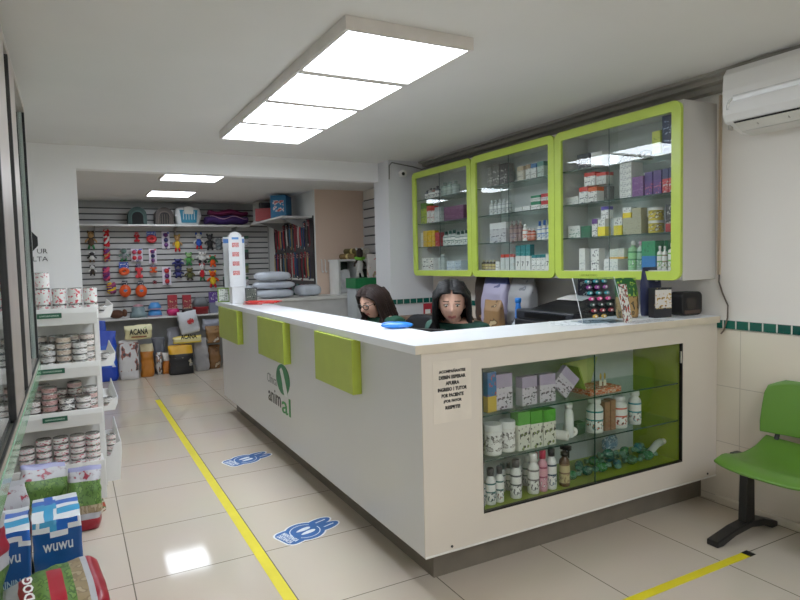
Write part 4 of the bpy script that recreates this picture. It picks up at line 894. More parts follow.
stack_cans('flat pink-printed', .041, .037, [((230, 226, 224), (206, 70, 100), (60, 60, 64)), ((226, 222, 220), (214, 60, 96), (150, 146, 146))], [-.285, -.195, -.105, -.015, .068], 'gondola base shelf', SHT[3], 4.225, [4, 5, 5, 5, 5])
stack_cans('flat rear-row', .041, .037, [((220, 216, 212), (150, 110, 80), (70, 66, 66)), ((206, 196, 186), (120, 60, 50), (226, 220, 214))], [-.19, -.10, -.015, .07], 'second shelf back row', SHT[1], 4.33, [6, 6, 6, 6])
stack_cans('flat back-row', .041, .037, [((216, 214, 210), (150, 60, 66), (70, 66, 66)), ((200, 170, 166), (120, 50, 50), (226, 220, 214))], [-.19, -.10, -.015, .07], 'third shelf back row', SHT[2], 4.33, [6, 5, 6, 5])
stack_cans('slim aisle-side', .029, .034, [((226, 222, 220), (206, 70, 90), (60, 60, 64)), ((220, 218, 214), (120, 70, 60), (60, 60, 64))], [.1765], 'curved top tray', SHT[0], 4.51, 2)
stack_cans('slim white-red', .029, .034, [((226, 222, 220), (206, 70, 90), (60, 60, 64)), ((220, 218, 214), (120, 70, 60), (60, 60, 64))], [.1765], 'curved second tray', SHT[1], 4.51, 2)
stack_cans('slim brown-red', .029, .034, [((196, 176, 166), (150, 50, 50), (60, 60, 64)), ((220, 218, 214), (120, 70, 60), (60, 60, 64))], [.1765], 'curved third tray', SHT[2], 4.51, 2)
stack_cans('slim pink-red', .029, .036, [((226, 222, 220), (206, 50, 90), (60, 60, 64)), ((226, 218, 214), (206, 50, 90), (60, 60, 64))], [.182], 'curved base tray', .161, 4.51, 4)
# sign on the wall behind: dark emblem and two words
t = thing('wall_sign', 'dark emblem with cut-off black lettering on the white wall above the cans', 'sign', (-.22, 5.499, 1.56))
MB().prism([(-.06+.075*math.cos(PI/8+PI/4*k), .075+.085*math.sin(PI/8+PI/4*k)) for k in range(8)], -.004, 0, 'y').build('emblem', INK, t)
letters('UR', .07, .036, t, (.035, -.002, .0), (0, 0, 0), mat((60, 60, 62), .5)); letters('LTA', .10, .036, t, (.02, -.002, -.06), (0, 0, 0), mat((60, 60, 62), .5))

# ================================================================== BACK ROOM GOODS
SHF = RY-.36
shelfm = mat((214, 213, 210), .4, var=.02)
t = thing('wall_shelf', 'long white shelf high on the rear slatted wall with carriers on it', 'shelf', (1.2, RY, 1.98))
MB().box(-1.75, 1.08, -.36, -.013, -.022, 0).build('board', shelfm, t, bevel=.003)
for x in (-.9, .1, .9): MB().prism([(-.34, -.022), (-.014, -.022), (-.014, -.16)], x-.004, x+.004, 'x').build('bracket', mat((150, 150, 150), .4, .5), t)
t = thing('wall_shelf', 'white shelf low on the rear slatted wall above the food sacks', 'shelf', (1.2, RY, .752))
MB().box(-1.75, 1.40, -.36, -.013, -.022, 0).build('board', shelfm, t, bevel=.003)
for x in (-.9, .1, .9): MB().prism([(-.34, -.022), (-.002, -.022), (-.002, -.16)], x-.004, x+.004, 'x').build('bracket', mat((150, 150, 150), .4, .5), t)
t = thing('wall_shelf', 'white shelf on the side wall above the leashes holding the carrier boxes', 'shelf', (SX, 8.0, 2.0))
MB().box(-.37, -.001, -.75, .71, -.022, 0).build('board', shelfm, t, bevel=.003)
for y in (-.6, .3): MB().prism([(-.35, -.022), (-.002, -.022), (-.002, -.16)], y-.004, y+.004, 'y').build('bracket', mat((150, 150, 150), .4, .5), t)

# ---- hanging toys
def plush(t, w, h, c, c2, c3, ears=1, splay=0):
    m1, m2, m3 = mat(c, .9, var=.1, scale=60, bump=.4), mat(c2, .9, var=.1, scale=60, bump=.4), mat(c3, .8, var=.06)
    MB().ball((0, 0, h*.40), (w*.27, w*.22, h*.24), 14).build('torso', m1, t)
    MB().ball((0, -w*.05, h*.78), (w*.27, w*.24, h*.17), 14).ball((0, -w*.27, h*.74), (w*.13, w*.10, h*.07), 10, 0).build('plush_head', m2, t)
    for s in (-1, 1):
        MB().ball((s*w*.23, 0, h*.93), (w*.09, w*.06, h*.08*ears), 8).build('ear', m1, t)
        MB().tube([(s*w*.2, 0, h*.56), (s*w*.42, -w*.05, h*.46), (s*w*.46, -w*.06, h*.36)], [w*.09, w*.08, w*.07], 8).build('paw', m2, t)
        MB().tube([(s*w*.13, 0, h*.22), (s*w*(.2+splay), -w*.03, h*.10), (s*w*(.22+splay), -w*.08, h*.03)], [w*.11, w*.1, w*.09], 8).build('hind_paw', m3, t)
        MB().ball((s*w*.10, -w*.28, h*.82), (w*.035,)*3, 6).build('eye', INK, t)
def rope(t, w, h, c, c2, c3):
    for k, cc_ in enumerate((c, c2, c3)):
        ph = k*2*PI/3
        MB().tube([(w*.22*math.cos(q*9+ph), w*.14*math.sin(q*9+ph), h*(.08+.84*q)) for q in [j/26 for j in range(27)]], w*.16, 7).build('strand', mat(cc_, .9, var=.15, scale=80), t)
    for z in (.16, .55, .84): MB().ball((0, 0, h*z), (w*.42, w*.3, h*.09), 12).build('knot', mat((c, c2, c3)[int(z*3) % 3], .9, var=.15, scale=80), t)
def card(t, w, h, c, c2, top=.3):
    MB().box(-w/2, w/2, -.002, .002, h*(1-top), h).build('header_card', prt(c, (230, 230, 230), c2, 4., .6), t)
def oval(t, w, h, c, c2, c3):
    card(t, w*.5, h, (40, 44, 60), (90, 60, 60), .28)
    MB().ball((0, -w*.28, h*.38), (w*.5, w*.27, h*.38), 18).build('toy_ball', mat(c, .35), t)
    MB().ball((0, -w*.42, h*.40), (w*.26, w*.15, h*.15), 12).build('badge', prt(c2, c3, (220, 220, 226), 3., .5), t)
def ringt(t, w, h, c, c2, c3):
    card(t, w*.9, h, c2, c3, .45)
    mb = MB(); n, k = 20, 10; vs = []; fs = []; R, r = w*.32, w*.19
    for i in range(n):
        a = 2*PI*i/n
        for j in range(k):
            b = 2*PI*j/k; vs.append(((R+r*math.cos(b))*math.cos(a), -w*.2+r*math.sin(b), h*.32+(R*.8+r*math.cos(b))*math.sin(a)*.95))
    for i in range(n):
        for j in range(k): fs.append((i*k+j, ((i+1) % n)*k+j, ((i+1) % n)*k+(j+1) % k, i*k+(j+1) % k))
    mb.add(vs, fs, 0, True).build('toy_ring', mat(c, .4), t)
def bone(t, w, h, c, c2, c3):
    card(t, w*.6, h, c2, c3, .25)
    mb = MB().tube([(0, -w*.2, h*.15), (0, -w*.2, h*.6)], w*.2, 10)
    for z in (.14, .62):
        for s in (-1, 1): mb.ball((s*w*.22, -w*.2, h*z), (w*.25, w*.2, h*.13), 10)
    mb.build('toy_bone', mat(c, .4), t)
def pack(t, w, h, c, c2, c3, cols=1, rows=3):
    MB().box(-w/2, w/2, -.003, .003, 0, h).build('backing_card', prt((222, 214, 226), c3, (200, 190, 214), 3., .62), t)
    r = min(w/cols, h/rows)*.40
    for i in range(cols):
        for j in range(rows):
            MB().ball(((i-(cols-1)/2)*w/cols*.92, -r*.9, h*(.06)+(j+.5)*h*.88/rows), (r, r*.85, r), 10).build('toy_ball', mat((c, c2)[(i+j) % 2], .35), t)
TW = RY-.014
R_, BR, TN, BK, WT_, GN, OR, YL, BL, PU, PK, NV, GY, OL = (196, 36, 44), (86, 66, 50), (190, 150, 100), (36, 34, 36), (226, 224, 220), (46, 120, 70), (226, 84, 28), (230, 190, 40), (44, 84, 180), (106, 52, 120), (214, 80, 110), (40, 42, 92), (130, 134, 136), (90, 96, 54)
toys = [
    (91, 240, 11, 19, 'plush', BR, TN, GN, 'brown camouflage plush with green arm, top row beside the jamb'),
    (106.5, 238, 7, 20, 'rope', R_, WT_, R_, 'red and white knotted rope toy at the top of the second column'),
    (107, 255, 8, 14, 'rope', TN, R_, PU, 'tan and purple rope toy below the red and white rope'),
    (137, 237, 6, 10, 'bone', R_, R_, PK, 'small red bone on a red card, top row'),
    (151.5, 237, 10, 11, 'ring', R_, BL, GN, 'red and green ring on a blue card, top row'),
    (166, 240, 7, 17, 'pack3', PU, NV, BL, 'white card of purple and navy balls, top row'),
    (177.5, 243, 9, 18, 'plush', YL, TN, R_, 'yellow long-necked plush with red feet'),
    (199, 241, 10, 17, 'plush', BL, WT_, R_, 'blue and white plush with red feet, top row'),
    (210, 242, 10, 17, 'plush', BK, (70, 68, 70), BK, 'black plush animal at the end of the top row'),
    (219, 244, 8, 12, 'rope', GY, (90, 100, 104), GY, 'grey rope toy partly behind the price boards'),
    (92, 257, 9, 11, 'plush', WT_, (60, 56, 56), BR, 'small white and dark plush below the camouflage one'),
    (92.5, 270.5, 8, 11, 'plush', (66, 58, 54), WT_, BK, 'small dark plush with white paws, lowest beside the jamb'),
    (124, 255, 10, 13, 'plush', GY, (110, 140, 130), GN, 'grey-green plush above the orange ring'),
    (137, 255, 11, 13, 'pack4', R_, PK, BL, 'blue card of four red and pink balls'),
    (153, 256, 7, 15, 'pack3', PU, NV, PK, 'white card of violet balls above the small orange pack'),
    (178, 263, 12, 9, 'plush', NV, (60, 64, 130), NV, 'wide navy plush under the red feet of the yellow plush'),
    (189, 259, 10, 14, 'plush', (80, 150, 80), (150, 190, 130), GN, 'bright green plush beside the black and white face'),
    (202.5, 257, 14, 12, 'plush', WT_, WT_, BK, 'wide white plush with black legs and a big face'),
    (213, 261, 10, 12, 'plush', OR, GN, OR, 'orange and green plush above the yellow chicken'),
    (106.5, 274, 9, 15, 'rope', (140, 50, 90), PU, PK, 'plum-coloured rope toy below the tan rope'),
    (124, 269, 10, 14, 'ring', OR, BL, WT_, 'orange ring toy hanging from a blue card'),
    (139, 271, 8, 15, 'bone', (226, 70, 76), NV, R_, 'coral double bone toy on a dark card'),
    (153.5, 269, 8, 8, 'bone', OR, NV, BL, 'small orange bone on a navy card'),
    (167, 276, 8, 18, 'pack3', R_, PU, PU, 'white card of red and purple balls in the lowest row'),
    (178.5, 273, 11, 10, 'plush', (70, 70, 130), NV, NV, 'small navy plush between the ball card and the olive plush'),
    (190, 274, 10, 13, 'plush', OL, (110, 100, 60), (60, 54, 40), 'olive and brown turtle-like plush'),
    (202.5, 272, 8, 18, 'plush', R_, WT_, GN, 'slim red and white plush with green feet'),
    (213, 279, 11, 18, 'plush', YL, OR, R_, 'yellow plush chicken with red feet'),
    (111.5, 288, 12, 11, 'rope', PU, YL, (160, 70, 110), 'purple and yellow knot toy, lowest of the rope column'),
    (125, 289, 11, 17, 'oval', OR, (90, 130, 170), NV, 'orange oval toy with blue badge under the orange ring'),
    (141, 289, 11, 17, 'oval', OR, (100, 130, 160), NV, 'orange oval toy with blue badge under the coral bone'),
    (155, 282, 5, 4, 'bone', (120, 30, 40), BK, R_, 'tiny dark red bone left alone on its hook'),
]
for (px, py, w, h, kind, c, c2, c3, lab) in toys:
    Yt = TW-.06
    pa, pb = at(px-w/2, py+h/2, 'y', Yt), at(px+w/2, py-h/2, 'y', Yt)
    ww, hh = pb.x-pa.x, pb.z-pa.z
    base = {'plush': 'plush', 'rope': 'rope', 'pack3': 'ball', 'pack4': 'ball', 'oval': 'squeaker', 'ring': 'ring', 'bone': 'bone'}[kind]
    t = thing(f'hanging_{base}_toy', lab, 'dog toy', ((pa.x+pb.x)/2, TW-max(.012, min(.05, ww*.3)), pa.z), 0, 'dog toys hanging on the rear wall')
    if kind == 'plush': plush(t, ww, hh, c, c2, c3)
    elif kind == 'rope': rope(t, ww, hh, c, c2, c3)
    elif kind == 'oval': oval(t, ww, hh, c, c2, c3)
    elif kind == 'ring': ringt(t, ww, hh, c, c2, c3)
    elif kind == 'bone': bone(t, ww, hh, c, c2, c3)
    elif kind == 'pack3': pack(t, ww, hh, c, c2, c3)
    else: pack(t, ww, hh, c, c2, c3, 2, 2)
# small carded goods on the rear wall past the price boards
for r_ in range(4):
    for c_ in range(5):
        px, py = 225+c_*5.2, 241+r_*13.5
        pa, pb = at(px-2, py+5, 'y', TW), at(px+2, py-5, 'y', TW)
        bc = ((206, 200, 206), (60, 60, 66), (86, 50, 120), (120, 130, 90), (196, 196, 200))[(r_*2+c_) % 5]
        o = carton('hanging_blister_pack', f"{['pale', 'charcoal', 'violet', 'olive', 'off-white'][(r_*2+c_) % 5]} carded pack, {ORD[r_]} row down and {ORD[c_]} along, past the price boards", 'pet accessory', ((pa.x+pb.x)/2, TW-.02, pa.z), 0, pb.x-pa.x, .03, pb.z-pa.z, base=bc, ink=((40, 40, 46), (160, 90, 100)), band=((70, 110, 90), (150, 60, 60))[c_ % 2], group='carded packs on the rear wall')
# ---- leashes on the side wall rack
t = thing('leash_rack', 'black wire rack on the side wall hung with leashes and harnesses', 'rack', (SX, 7.95, 1.0))
MB().box(-.012, -.001, -.80, -.775, -.02, 1.0).box(-.012, -.001, .79, .81, -.02, 1.0).box(-.012, -.001, -.775, .79, .96, .975).build('rack_frame', BLACK, t)
MB().box(-.004, -.001, -.775, .79, -.02, .96).build('rack_back', mat((58, 54, 54), .6), t)
MB().box(-.014, -.004, -.775, .79, .20, .225).build('price_rail', mat((206, 206, 202), .4), t)
lc = [(120, 30, 44), (40, 36, 40), (150, 40, 50), (60, 60, 66), (30, 44, 90), (170, 150, 90), (44, 90, 120), (190, 60, 60), (36, 34, 36), (200, 190, 180)]
names = ['wine-red', 'black', 'red', 'charcoal', 'navy', 'tan', 'blue', 'scarlet', 'jet black', 'cream']
for r_ in range(2):
    for k in range(11):
        y = 7.22+k*.138+.02*r_; c = lc[(k*3+r_*4) % 10]; nm = names[(k*3+r_*4) % 10]
        z1 = 1.95-r_*.385; h = .33+.02*((k*5+r_) % 3)
        o = thing('hanging_leash', f'{nm} leash, {ORD[k]} from the pink wall on the {["upper", "lower"][r_]} row of the rack', 'leash', (SX-.046, y, z1-h), 0, 'leashes on the side rack')
        m_ = mat(c, .6, var=.12, scale=50)
        lp = [(-.004*math.sin(q*3), (.030+.012*math.sin(q*2+k))*math.sin(q), h/2+h/2*math.cos(q)*.98) for q in [2*PI*j/22 for j in range(23)]]
        MB().tube(lp, .008, 6, flat=.5).build('strap', m_, o)
        MB().tube([(-.012, .01, h*.96), (-.015, .006, h*.5), (-.012, -.008, h*.12)], .009, 6, flat=.5).build('strap', mat(lc[(k*3+r_*4+1) % 10], .6, var=.12, scale=50), o)
        MB().tube([(-.012, -.008, h*.12), (-.012, -.008, h*.02)], .008, 6).build('clip', STEEL, o)
        MB().box(-.018, .0, -.022, .022, h*.78, h*.93).build('header_card', prt((60, 60, 64), (200, 60, 60), (220, 210, 190), 4., .56), o)
for k in range(9):
    y = 7.26+k*.165
    carton('hanging_collar_pack', f'small dark collar card, {ORD[k]} from the pink wall along the bottom of the rack', 'collar', (SX-.03, y, 1.0), -PI/2, .07, .02, .15, base=((50, 54, 56), (40, 70, 66), (80, 40, 50))[k % 3], band=((40, 90, 80), (60, 60, 66), (120, 50, 60))[k % 3], ink=((110, 140, 130), (170, 60, 60)), group='collar cards on the rack')
# ---- goods on the high shelves
HZ = 1.9805
def hs(px0, px1, Y=8.9): a, b = at(px0, 222, 'y', Y), at(px1, 222, 'y', Y); return (a.x+b.x)/2, b.x-a.x
def arch(w, h, n=14): return [(w/2, 0), (w/2, h-w/2)] + [(w/2*math.cos(PI*k/n), h-w/2+w/2*math.sin(PI*k/n)) for k in range(1, n)] + [(-w/2, h-w/2), (-w/2, 0)]
for (a, b, lab, c, c2) in ((128, 146.5, 'dark green arched pet house on the high shelf', (34, 62, 58), (14, 18, 18)), (155, 173, 'brown wire-fronted pet house beside the green one', (70, 60, 54), (44, 40, 38))):
    x, w = hs(a, b); t = thing('pet_house', lab, 'pet house', (x, 8.92, HZ), 0)
    h = .235
    outer = arch(w, h); inner = arch(w*.62, h*.72)
    MB().prism(outer, -.10, .12, 'y').build('shell', mat(c, .6), t)
    MB().prism(inner, -.103, -.1005, 'y').build('opening', mat(c2, .8), t)
    fr = ring_prism(arch(w*.70, h*.80), inner, -.108, -.1035); fr.v = [(v[1], v[0], v[2]) for v in fr.v]; fr.build('door_frame', mat(tuple(int(q*1.3) for q in c), .5), t)
    for k in range(5 if c[0] > 50 else 0): MB().box(-w*.26+k*w*.13-.002, -w*.26+k*w*.13+.002, -.106, -.1035, 0, h*.6).build('door_bar', mat((110, 96, 80), .4), t)
def carrier(name, lab, loc, rz, w, d, h, cb, cd, front_=True):
    t = thing(name, lab, 'pet carrier', loc, rz)
    n = 10; rings = []
    for z, k in ((0, .80), (.03, .86), (.5*h, .96), (h*.52, 1.0), (h*.56, 1.0), (h*.58, .97), (h*.88, .90), (h*.97, .80), (h, .7)):
        rings.append([(w/2*k*math.copysign(abs(math.cos(a))**.4, math.cos(a)), d/2*k*math.copysign(abs(math.sin(a))**.4, math.sin(a)), z) for a in [2*PI*j/32 for j in range(32)]])
    MB().loft(rings).build('carrier_shell', mat(cb, .4), t)
    MB().prism([(-w*.27, h*.12), (w*.27, h*.12), (w*.33, h*.86), (-w*.33, h*.86)], -d/2-.006, -d/2*.86, 'y').build('front_panel', mat(cd, .4), t, bevel=.004)
    for k in range(5): MB().box(-w*.2+k*w*.1-.003, -w*.2+k*w*.1+.003, -d/2-.010, -d/2-.006, h*.3, h*.78).build('grille_bar', mat((210, 212, 212), .3), t)
    MB().prism([(-w*.16, h*.62), (w*.16, h*.62), (w*.18, h*.98), (w*.05, h*1.06), (-w*.05, h*1.06), (-w*.18, h*.98)], -d/2-.011, -d/2*.7, 'y').build('handle_plate', mat((206, 204, 196), .4), t, bevel=.004)
    return t
x, w = hs(174, 201); carrier('pet_carrier', 'white pet carrier with teal door panel on the high shelf', (x, 8.90, HZ), 0, w, .24, .235, (214, 216, 216), (24, 120, 150))
# folded plush bed overhanging the shelf
x, w = hs(205, 246); t = thing('pet_bed', 'folded purple and maroon plush pet bed at the end of the high shelf', 'pet bed', (x, 8.90, HZ), 0)
MB().loft([[(q*w/2, -.02+.17*math.cos(a)*(1-.25*abs(q)), .072+.07*math.sin(a)*(1-.3*abs(q)) + .01*math.sin(q*7)) for a in [2*PI*j/18 for j in range(18)]] for q in [-1+i/8 for i in range(17)]]).build('base_cushion', mat((62, 36, 96), .9, var=.12, scale=30, bump=.3), t)
MB().loft([[(q*w/2*.92+.03, .0+.15*math.cos(a)*(1-.3*abs(q)), .172+.05*math.sin(a)*(1-.4*abs(q)) + .012*math.sin(q*5+1)) for a in [2*PI*j/18 for j in range(18)]] for q in [-1+i/8 for i in range(17)]]).build('top_cushion', mat((110, 28, 70), .9, var=.12, scale=30, bump=.3), t)
MB().tube([(q*w/2, -.19+.01*math.sin(q*9), .10+.02*math.sin(q*6)) for q in [-.9+i*.1 for i in range(19)]], .005, 6).build('piping', mat((196, 150, 180), .7), t)
# side shelf: red box, white wire crate, blue carrier box
carton('carrier_box', 'plain red carrier box at the corner of the side shelf', 'box', (SX-.27, 8.25, 2.0005), -.7, .25, .16, .17, base=(150, 22, 22), ink=((140, 18, 20), (156, 30, 28)))
o = carton('carrier_box', 'large turquoise pet carrier box on the side shelf', 'box', (SX-.215, 7.75, 2.0005), -.55, .20, .30, .285, base=(20, 104, 150), ink=((24, 112, 158), (40, 126, 170)))
MB().box(-.07, .07, -.002, 0, .08, .22).build('picture_panel', prt((40, 120, 170), (200, 206, 214), (190, 90, 90), 3., .5), o, (0, -.1505, 0))
t = thing('wire_crate', 'white wire pet crate behind the red carrier box', 'pet crate', (SX-.18, 8.55, 2.0005), 0)
cw = MB()
for k in range(9): cw.tube([(-.15, -.14+k*.035, 0), (-.15, -.14+k*.035, .28)], .004, 6)
cw.build('wire_front', mat((206, 206, 200), .4), t)
MB().box(-.155, .155, -.15, .15, 0, .03).box(-.155, .155, -.15, .15, .275, .285).build('tray', mat((200, 200, 198), .4), t)
MB().box(-.12, .14, -.14, .14, .03, .27).build('folded_panels', mat((70, 72, 76), .5), t)
# ---- goods on the low rear shelf
LZ = .7525
def ls(px0, px1, ptop, Y=8.84):
    a, b = at(px0, ptop, 'y', Y), at(px1, ptop, 'y', Y); return (a.x+b.x)/2, b.x-a.x, max(.03, (a.z+b.z)/2-LZ)
x, w, h = ls(107, 126, 310); t = thing('plush_toy', 'brown plush dog lying flat on the low rear shelf', 'soft toy', (x, 8.86, LZ), .2)
MB().ball((0, 0, h*.5), (w*.42, .06, h*.5), 14).build('torso', mat((90, 58, 42), .9, var=.15, scale=50), t); MB().ball((w*.42, -.02, h*.6), (w*.14, .05, h*.45), 12).build('plush_head', mat((100, 64, 46), .9), t)
x, w, h = ls(129, 147, 304.5); t = thing('food_bowl', 'teal-grey pet bowl set upturned on the low rear shelf', 'bowl', (x, 8.85, LZ), 0)
MB().lathe([(w*.5, 0), (w*.48, h*.35), (w*.36, h*.4), (w*.38, h*.7), (w*.3, h*.85)], 18).build('bowl', mat((120, 140, 144), .4), t); MB().ball((0, 0, h*.85), (w*.3, w*.2, h*.16), 12).build('lid', mat((196, 140, 150), .5), t)
for k in range(2):
    x, w, h = ls(147, 162, 301); t = thing('food_bowl', ['sky-blue pet bowl, lower of the blue pair', 'sky-blue pet bowl turned over on the other blue bowl'][k], 'bowl', (x, 8.85, LZ+k*(h*.45+.001)), 0)
    MB().lathe([(w*.5, 0), (w*.46, h*.26), (w*.36, h*.42)] if not k else [(w*.46, 0), (w*.42, h*.2), (w*.26, h*.45)], 18).build('bowl', mat((70, 140, 206), .35), t); MB().lathe([(w*.505, h*.02), (w*.5, h*.07)], 18, cap=False).build('rim', mat((200, 160, 170), .4), t)
for k, (p0, p1, c, nm) in enumerate(((166, 179, (206, 40, 110), 'pink'), (181, 193, (40, 36, 38), 'black'))):
    x, w, h = ls(p0, p1, 308.5); t = thing('food_bowl', f'{nm} pet bowl holding up a red card on the low shelf', 'bowl', (x, 8.80, LZ), 0)
    MB().lathe([(w*.36, 0), (w*.5, h*.5), (w*.48, h*.8), (w*.40, h)], 18).build('bowl', mat(c, .4), t)
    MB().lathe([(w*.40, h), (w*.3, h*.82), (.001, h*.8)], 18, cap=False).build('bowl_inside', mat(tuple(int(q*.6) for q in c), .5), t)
    x2, w2, h2 = ls(p0+1.5, p1-2, 295, 8.90)
    carton('carded_toy', f'tall red printed pack behind the {nm} bowl', 'pet toy', (x2, 8.93, LZ), 0, w2, .05, h2, base=(150, 50, 60), band=(170, 44, 54), ink=((214, 190, 150), (60, 40, 44)))
x, w, h = ls(192.5, 208, 297.5); t = thing('pet_carrier', 'small grey pet carrier with red base on the low shelf', 'pet carrier', (x, 8.86, LZ), 0)
MB().loft([[(w/2*k*math.copysign(abs(math.cos(a))**.5, math.cos(a)), .11*k*math.copysign(abs(math.sin(a))**.5, math.sin(a)), z) for a in [2*PI*j/28 for j in range(28)]] for z, k in ((0, .9), (h*.4, 1), (h*.45, 1))]).build('base_tray', mat((150, 34, 40), .4), t)
MB().loft([[(w/2*k*math.copysign(abs(math.cos(a))**.5, math.cos(a)), .11*k*math.copysign(abs(math.sin(a))**.5, math.sin(a)), z) for a in [2*PI*j/28 for j in range(28)]] for z, k in ((h*.45, .99), (h*.75, .92), (h*.95, .72), (h, .5))]).build('cover', mat((112, 116, 120), .4), t)
x, w, h = ls(209, 217, 292); carton('treat_carton', 'violet and grey printed pack at the end of the low shelf', 'box', (x, 8.86, LZ), 0, w, .06, h, base=(90, 60, 140), band=(130, 134, 150), style='foot', ink=((200, 196, 210), (50, 40, 90)), bandfrac=.5)

# ---- sacks on the floor of the back room
def floorbag(px0, px1, py0, py1, Y, lab, mats, fn, d=.16, tilt=(0, 0), rz=0, z=.0, seed=1, top=.06, name='pet_food_sack', wob=.02):
    a, b = at(px0, py1, 'y', Y), at(px1, py0, 'y', Y)
    return bag(name, lab, 'pet food bag', ((a.x+b.x)/2, Y+d/2, z), rz, (b.x-a.x)*.93, d*.92, max(.05, b.z-z), mats, fn, tilt, seed, top=top, wob=wob)
bandf = lambda a, b: (lambda t, k: 1 if a < t < b and front(k) else 0)
floorbag(96, 117, 331, 377, 8.42, 'tall royal blue food sack standing closest to the gondola', [mat((34, 70, 186), .35), prt((40, 90, 200), (206, 214, 230), (24, 44, 120), 3., .6)], bandf(.25, .7), d=.15, seed=11)
o = floorbag(119.5, 139, 340, 375, 8.40, 'white food sack with a red and brown dog picture, back room floor', [mat((214, 212, 214), .4), prt((216, 214, 214), (150, 90, 80), (60, 56, 60), 4., .57)], bandf(.2, .92), d=.15, seed=12)
floorbag(141, 153.8, 344, 372, 8.47, 'orange-brown food sack with cream top beside the white one', [mat((190, 118, 36), .45), mat((214, 200, 160), .5)], lambda t, k: 1 if t > .78 else 0, d=.15, seed=13)
o = floorbag(124.5, 153, 324.5, 345, 8.40, 'cream sack with black lettering lying across the white and orange sacks', [mat((222, 212, 160), .45), prt((226, 220, 176), (150, 176, 80), (206, 196, 140), 3., .62)], bandf(.6, .95), d=.12, z=.505, seed=14, top=.25)
letters('ACANA', .22, .075, o, (0, -.074, .10), (0, 0, 0), INK, .03)
MB().box(-.09, .09, -.0012, 0, -.009, .009).build('print_strip', prt((60, 40, 34), (206, 120, 50), (120, 60, 40), 6., .5), o, (0, -.072, .035))
floorbag(153, 165, 337, 352, 8.68, 'dark grey food pouch behind the small sacks', [mat((86, 88, 96), .4)], bandf(2, 3), d=.10, z=0, seed=15)
floorbag(157, 162, 352, 371, 8.56, 'small white and dark printed sack beside the orange one', [prt((206, 202, 198), (60, 60, 70), (150, 110, 80), 4., .5)], lambda t, k: 0, d=.1, seed=16)
floorbag(163.5, 169.5, 353, 370, 8.58, 'small orange and white sack next to the black bag', [mat((206, 120, 40), .45), mat((214, 208, 200), .5)], lambda t, k: 1 if t > .62 else 0, d=.1, seed=17)
o = floorbag(169.5, 194.5, 345, 371, 8.38, 'black food sack with yellow folded top and pale print', [mat((34, 34, 36), .35), mat((226, 170, 36), .4), prt((40, 40, 42), (200, 190, 160), (150, 150, 150), 4., .58)], lambda t, k: 1 if t > .70 else (2 if .25 < t < .58 and front(k) else 0), d=.17, seed=18, top=.4)
o = floorbag(173, 203, 335.5, 350, 8.44, 'cream and yellow lettered sack lying on the black one', [mat((226, 214, 150), .45), mat((226, 200, 70), .45)], lambda t, k: 1 if t < .22 or t > .9 else 0, d=.12, z=.40, seed=19, top=.3)
letters('ACANA', .2, .06, o, (.01, -.072, .09), (0, 0, 0), INK, .03)
o = floorbag(181, 201, 310.5, 338, 8.50, 'white sack with red emblem leaning high on the heap', [mat((206, 208, 214), .4)], lambda t, k: 0, d=.10, z=.525, seed=20, tilt=(0, -.16))
MB().prism([(.045*math.cos(q)-.0, .045*math.sin(q)+.16) for q in [2*PI*j/8 for j in range(8)]], -.002, 0, 'y').build('emblem', prt((190, 44, 50), (210, 200, 200), (120, 30, 36), 3., .6), o, (.02, -.056, 0))
floorbag(196, 209.5, 338, 368, 8.52, 'plain grey food sack leaning beside the black one', [mat((176, 174, 176), .45)], lambda t, k: 0, d=.12, seed=21, tilt=(0, -.05))
floorbag(209.5, 221, 345, 366, 8.60, 'brown kraft food sack by the counter end, lower one', [prt((140, 100, 60), (110, 76, 46), (190, 170, 140), 3., .58)], lambda t, k: 0, d=.14, seed=22)
floorbag(207, 221, 326, 347, 8.56, 'brown kraft food sack stacked on the lower kraft sack', [prt((150, 112, 70), (116, 80, 50), (206, 196, 180), 3., .58)], lambda t, k: 0, d=.12, z=.36, seed=23)
floorbag(203, 220, 319, 330, 8.68, 'silvery grey plastic sack behind the kraft sacks', [mat((150, 152, 164), .3)], lambda t, k: 0, d=.12, z=.52, seed=24, wob=.03)
floorbag(168, 181, 328, 346, 8.80, 'crumpled grey plastic sack behind the cream and yellow sack', [mat((150, 150, 158), .3)], lambda t, k: 0, d=.12, z=0, seed=25, wob=.03)
floorbag(99, 106, 321, 334, 8.62, 'second blue sack standing behind the tall blue one', [mat((36, 76, 190), .35), mat((200, 206, 220), .4)], bandf(.3, .5), d=.1, seed=26)

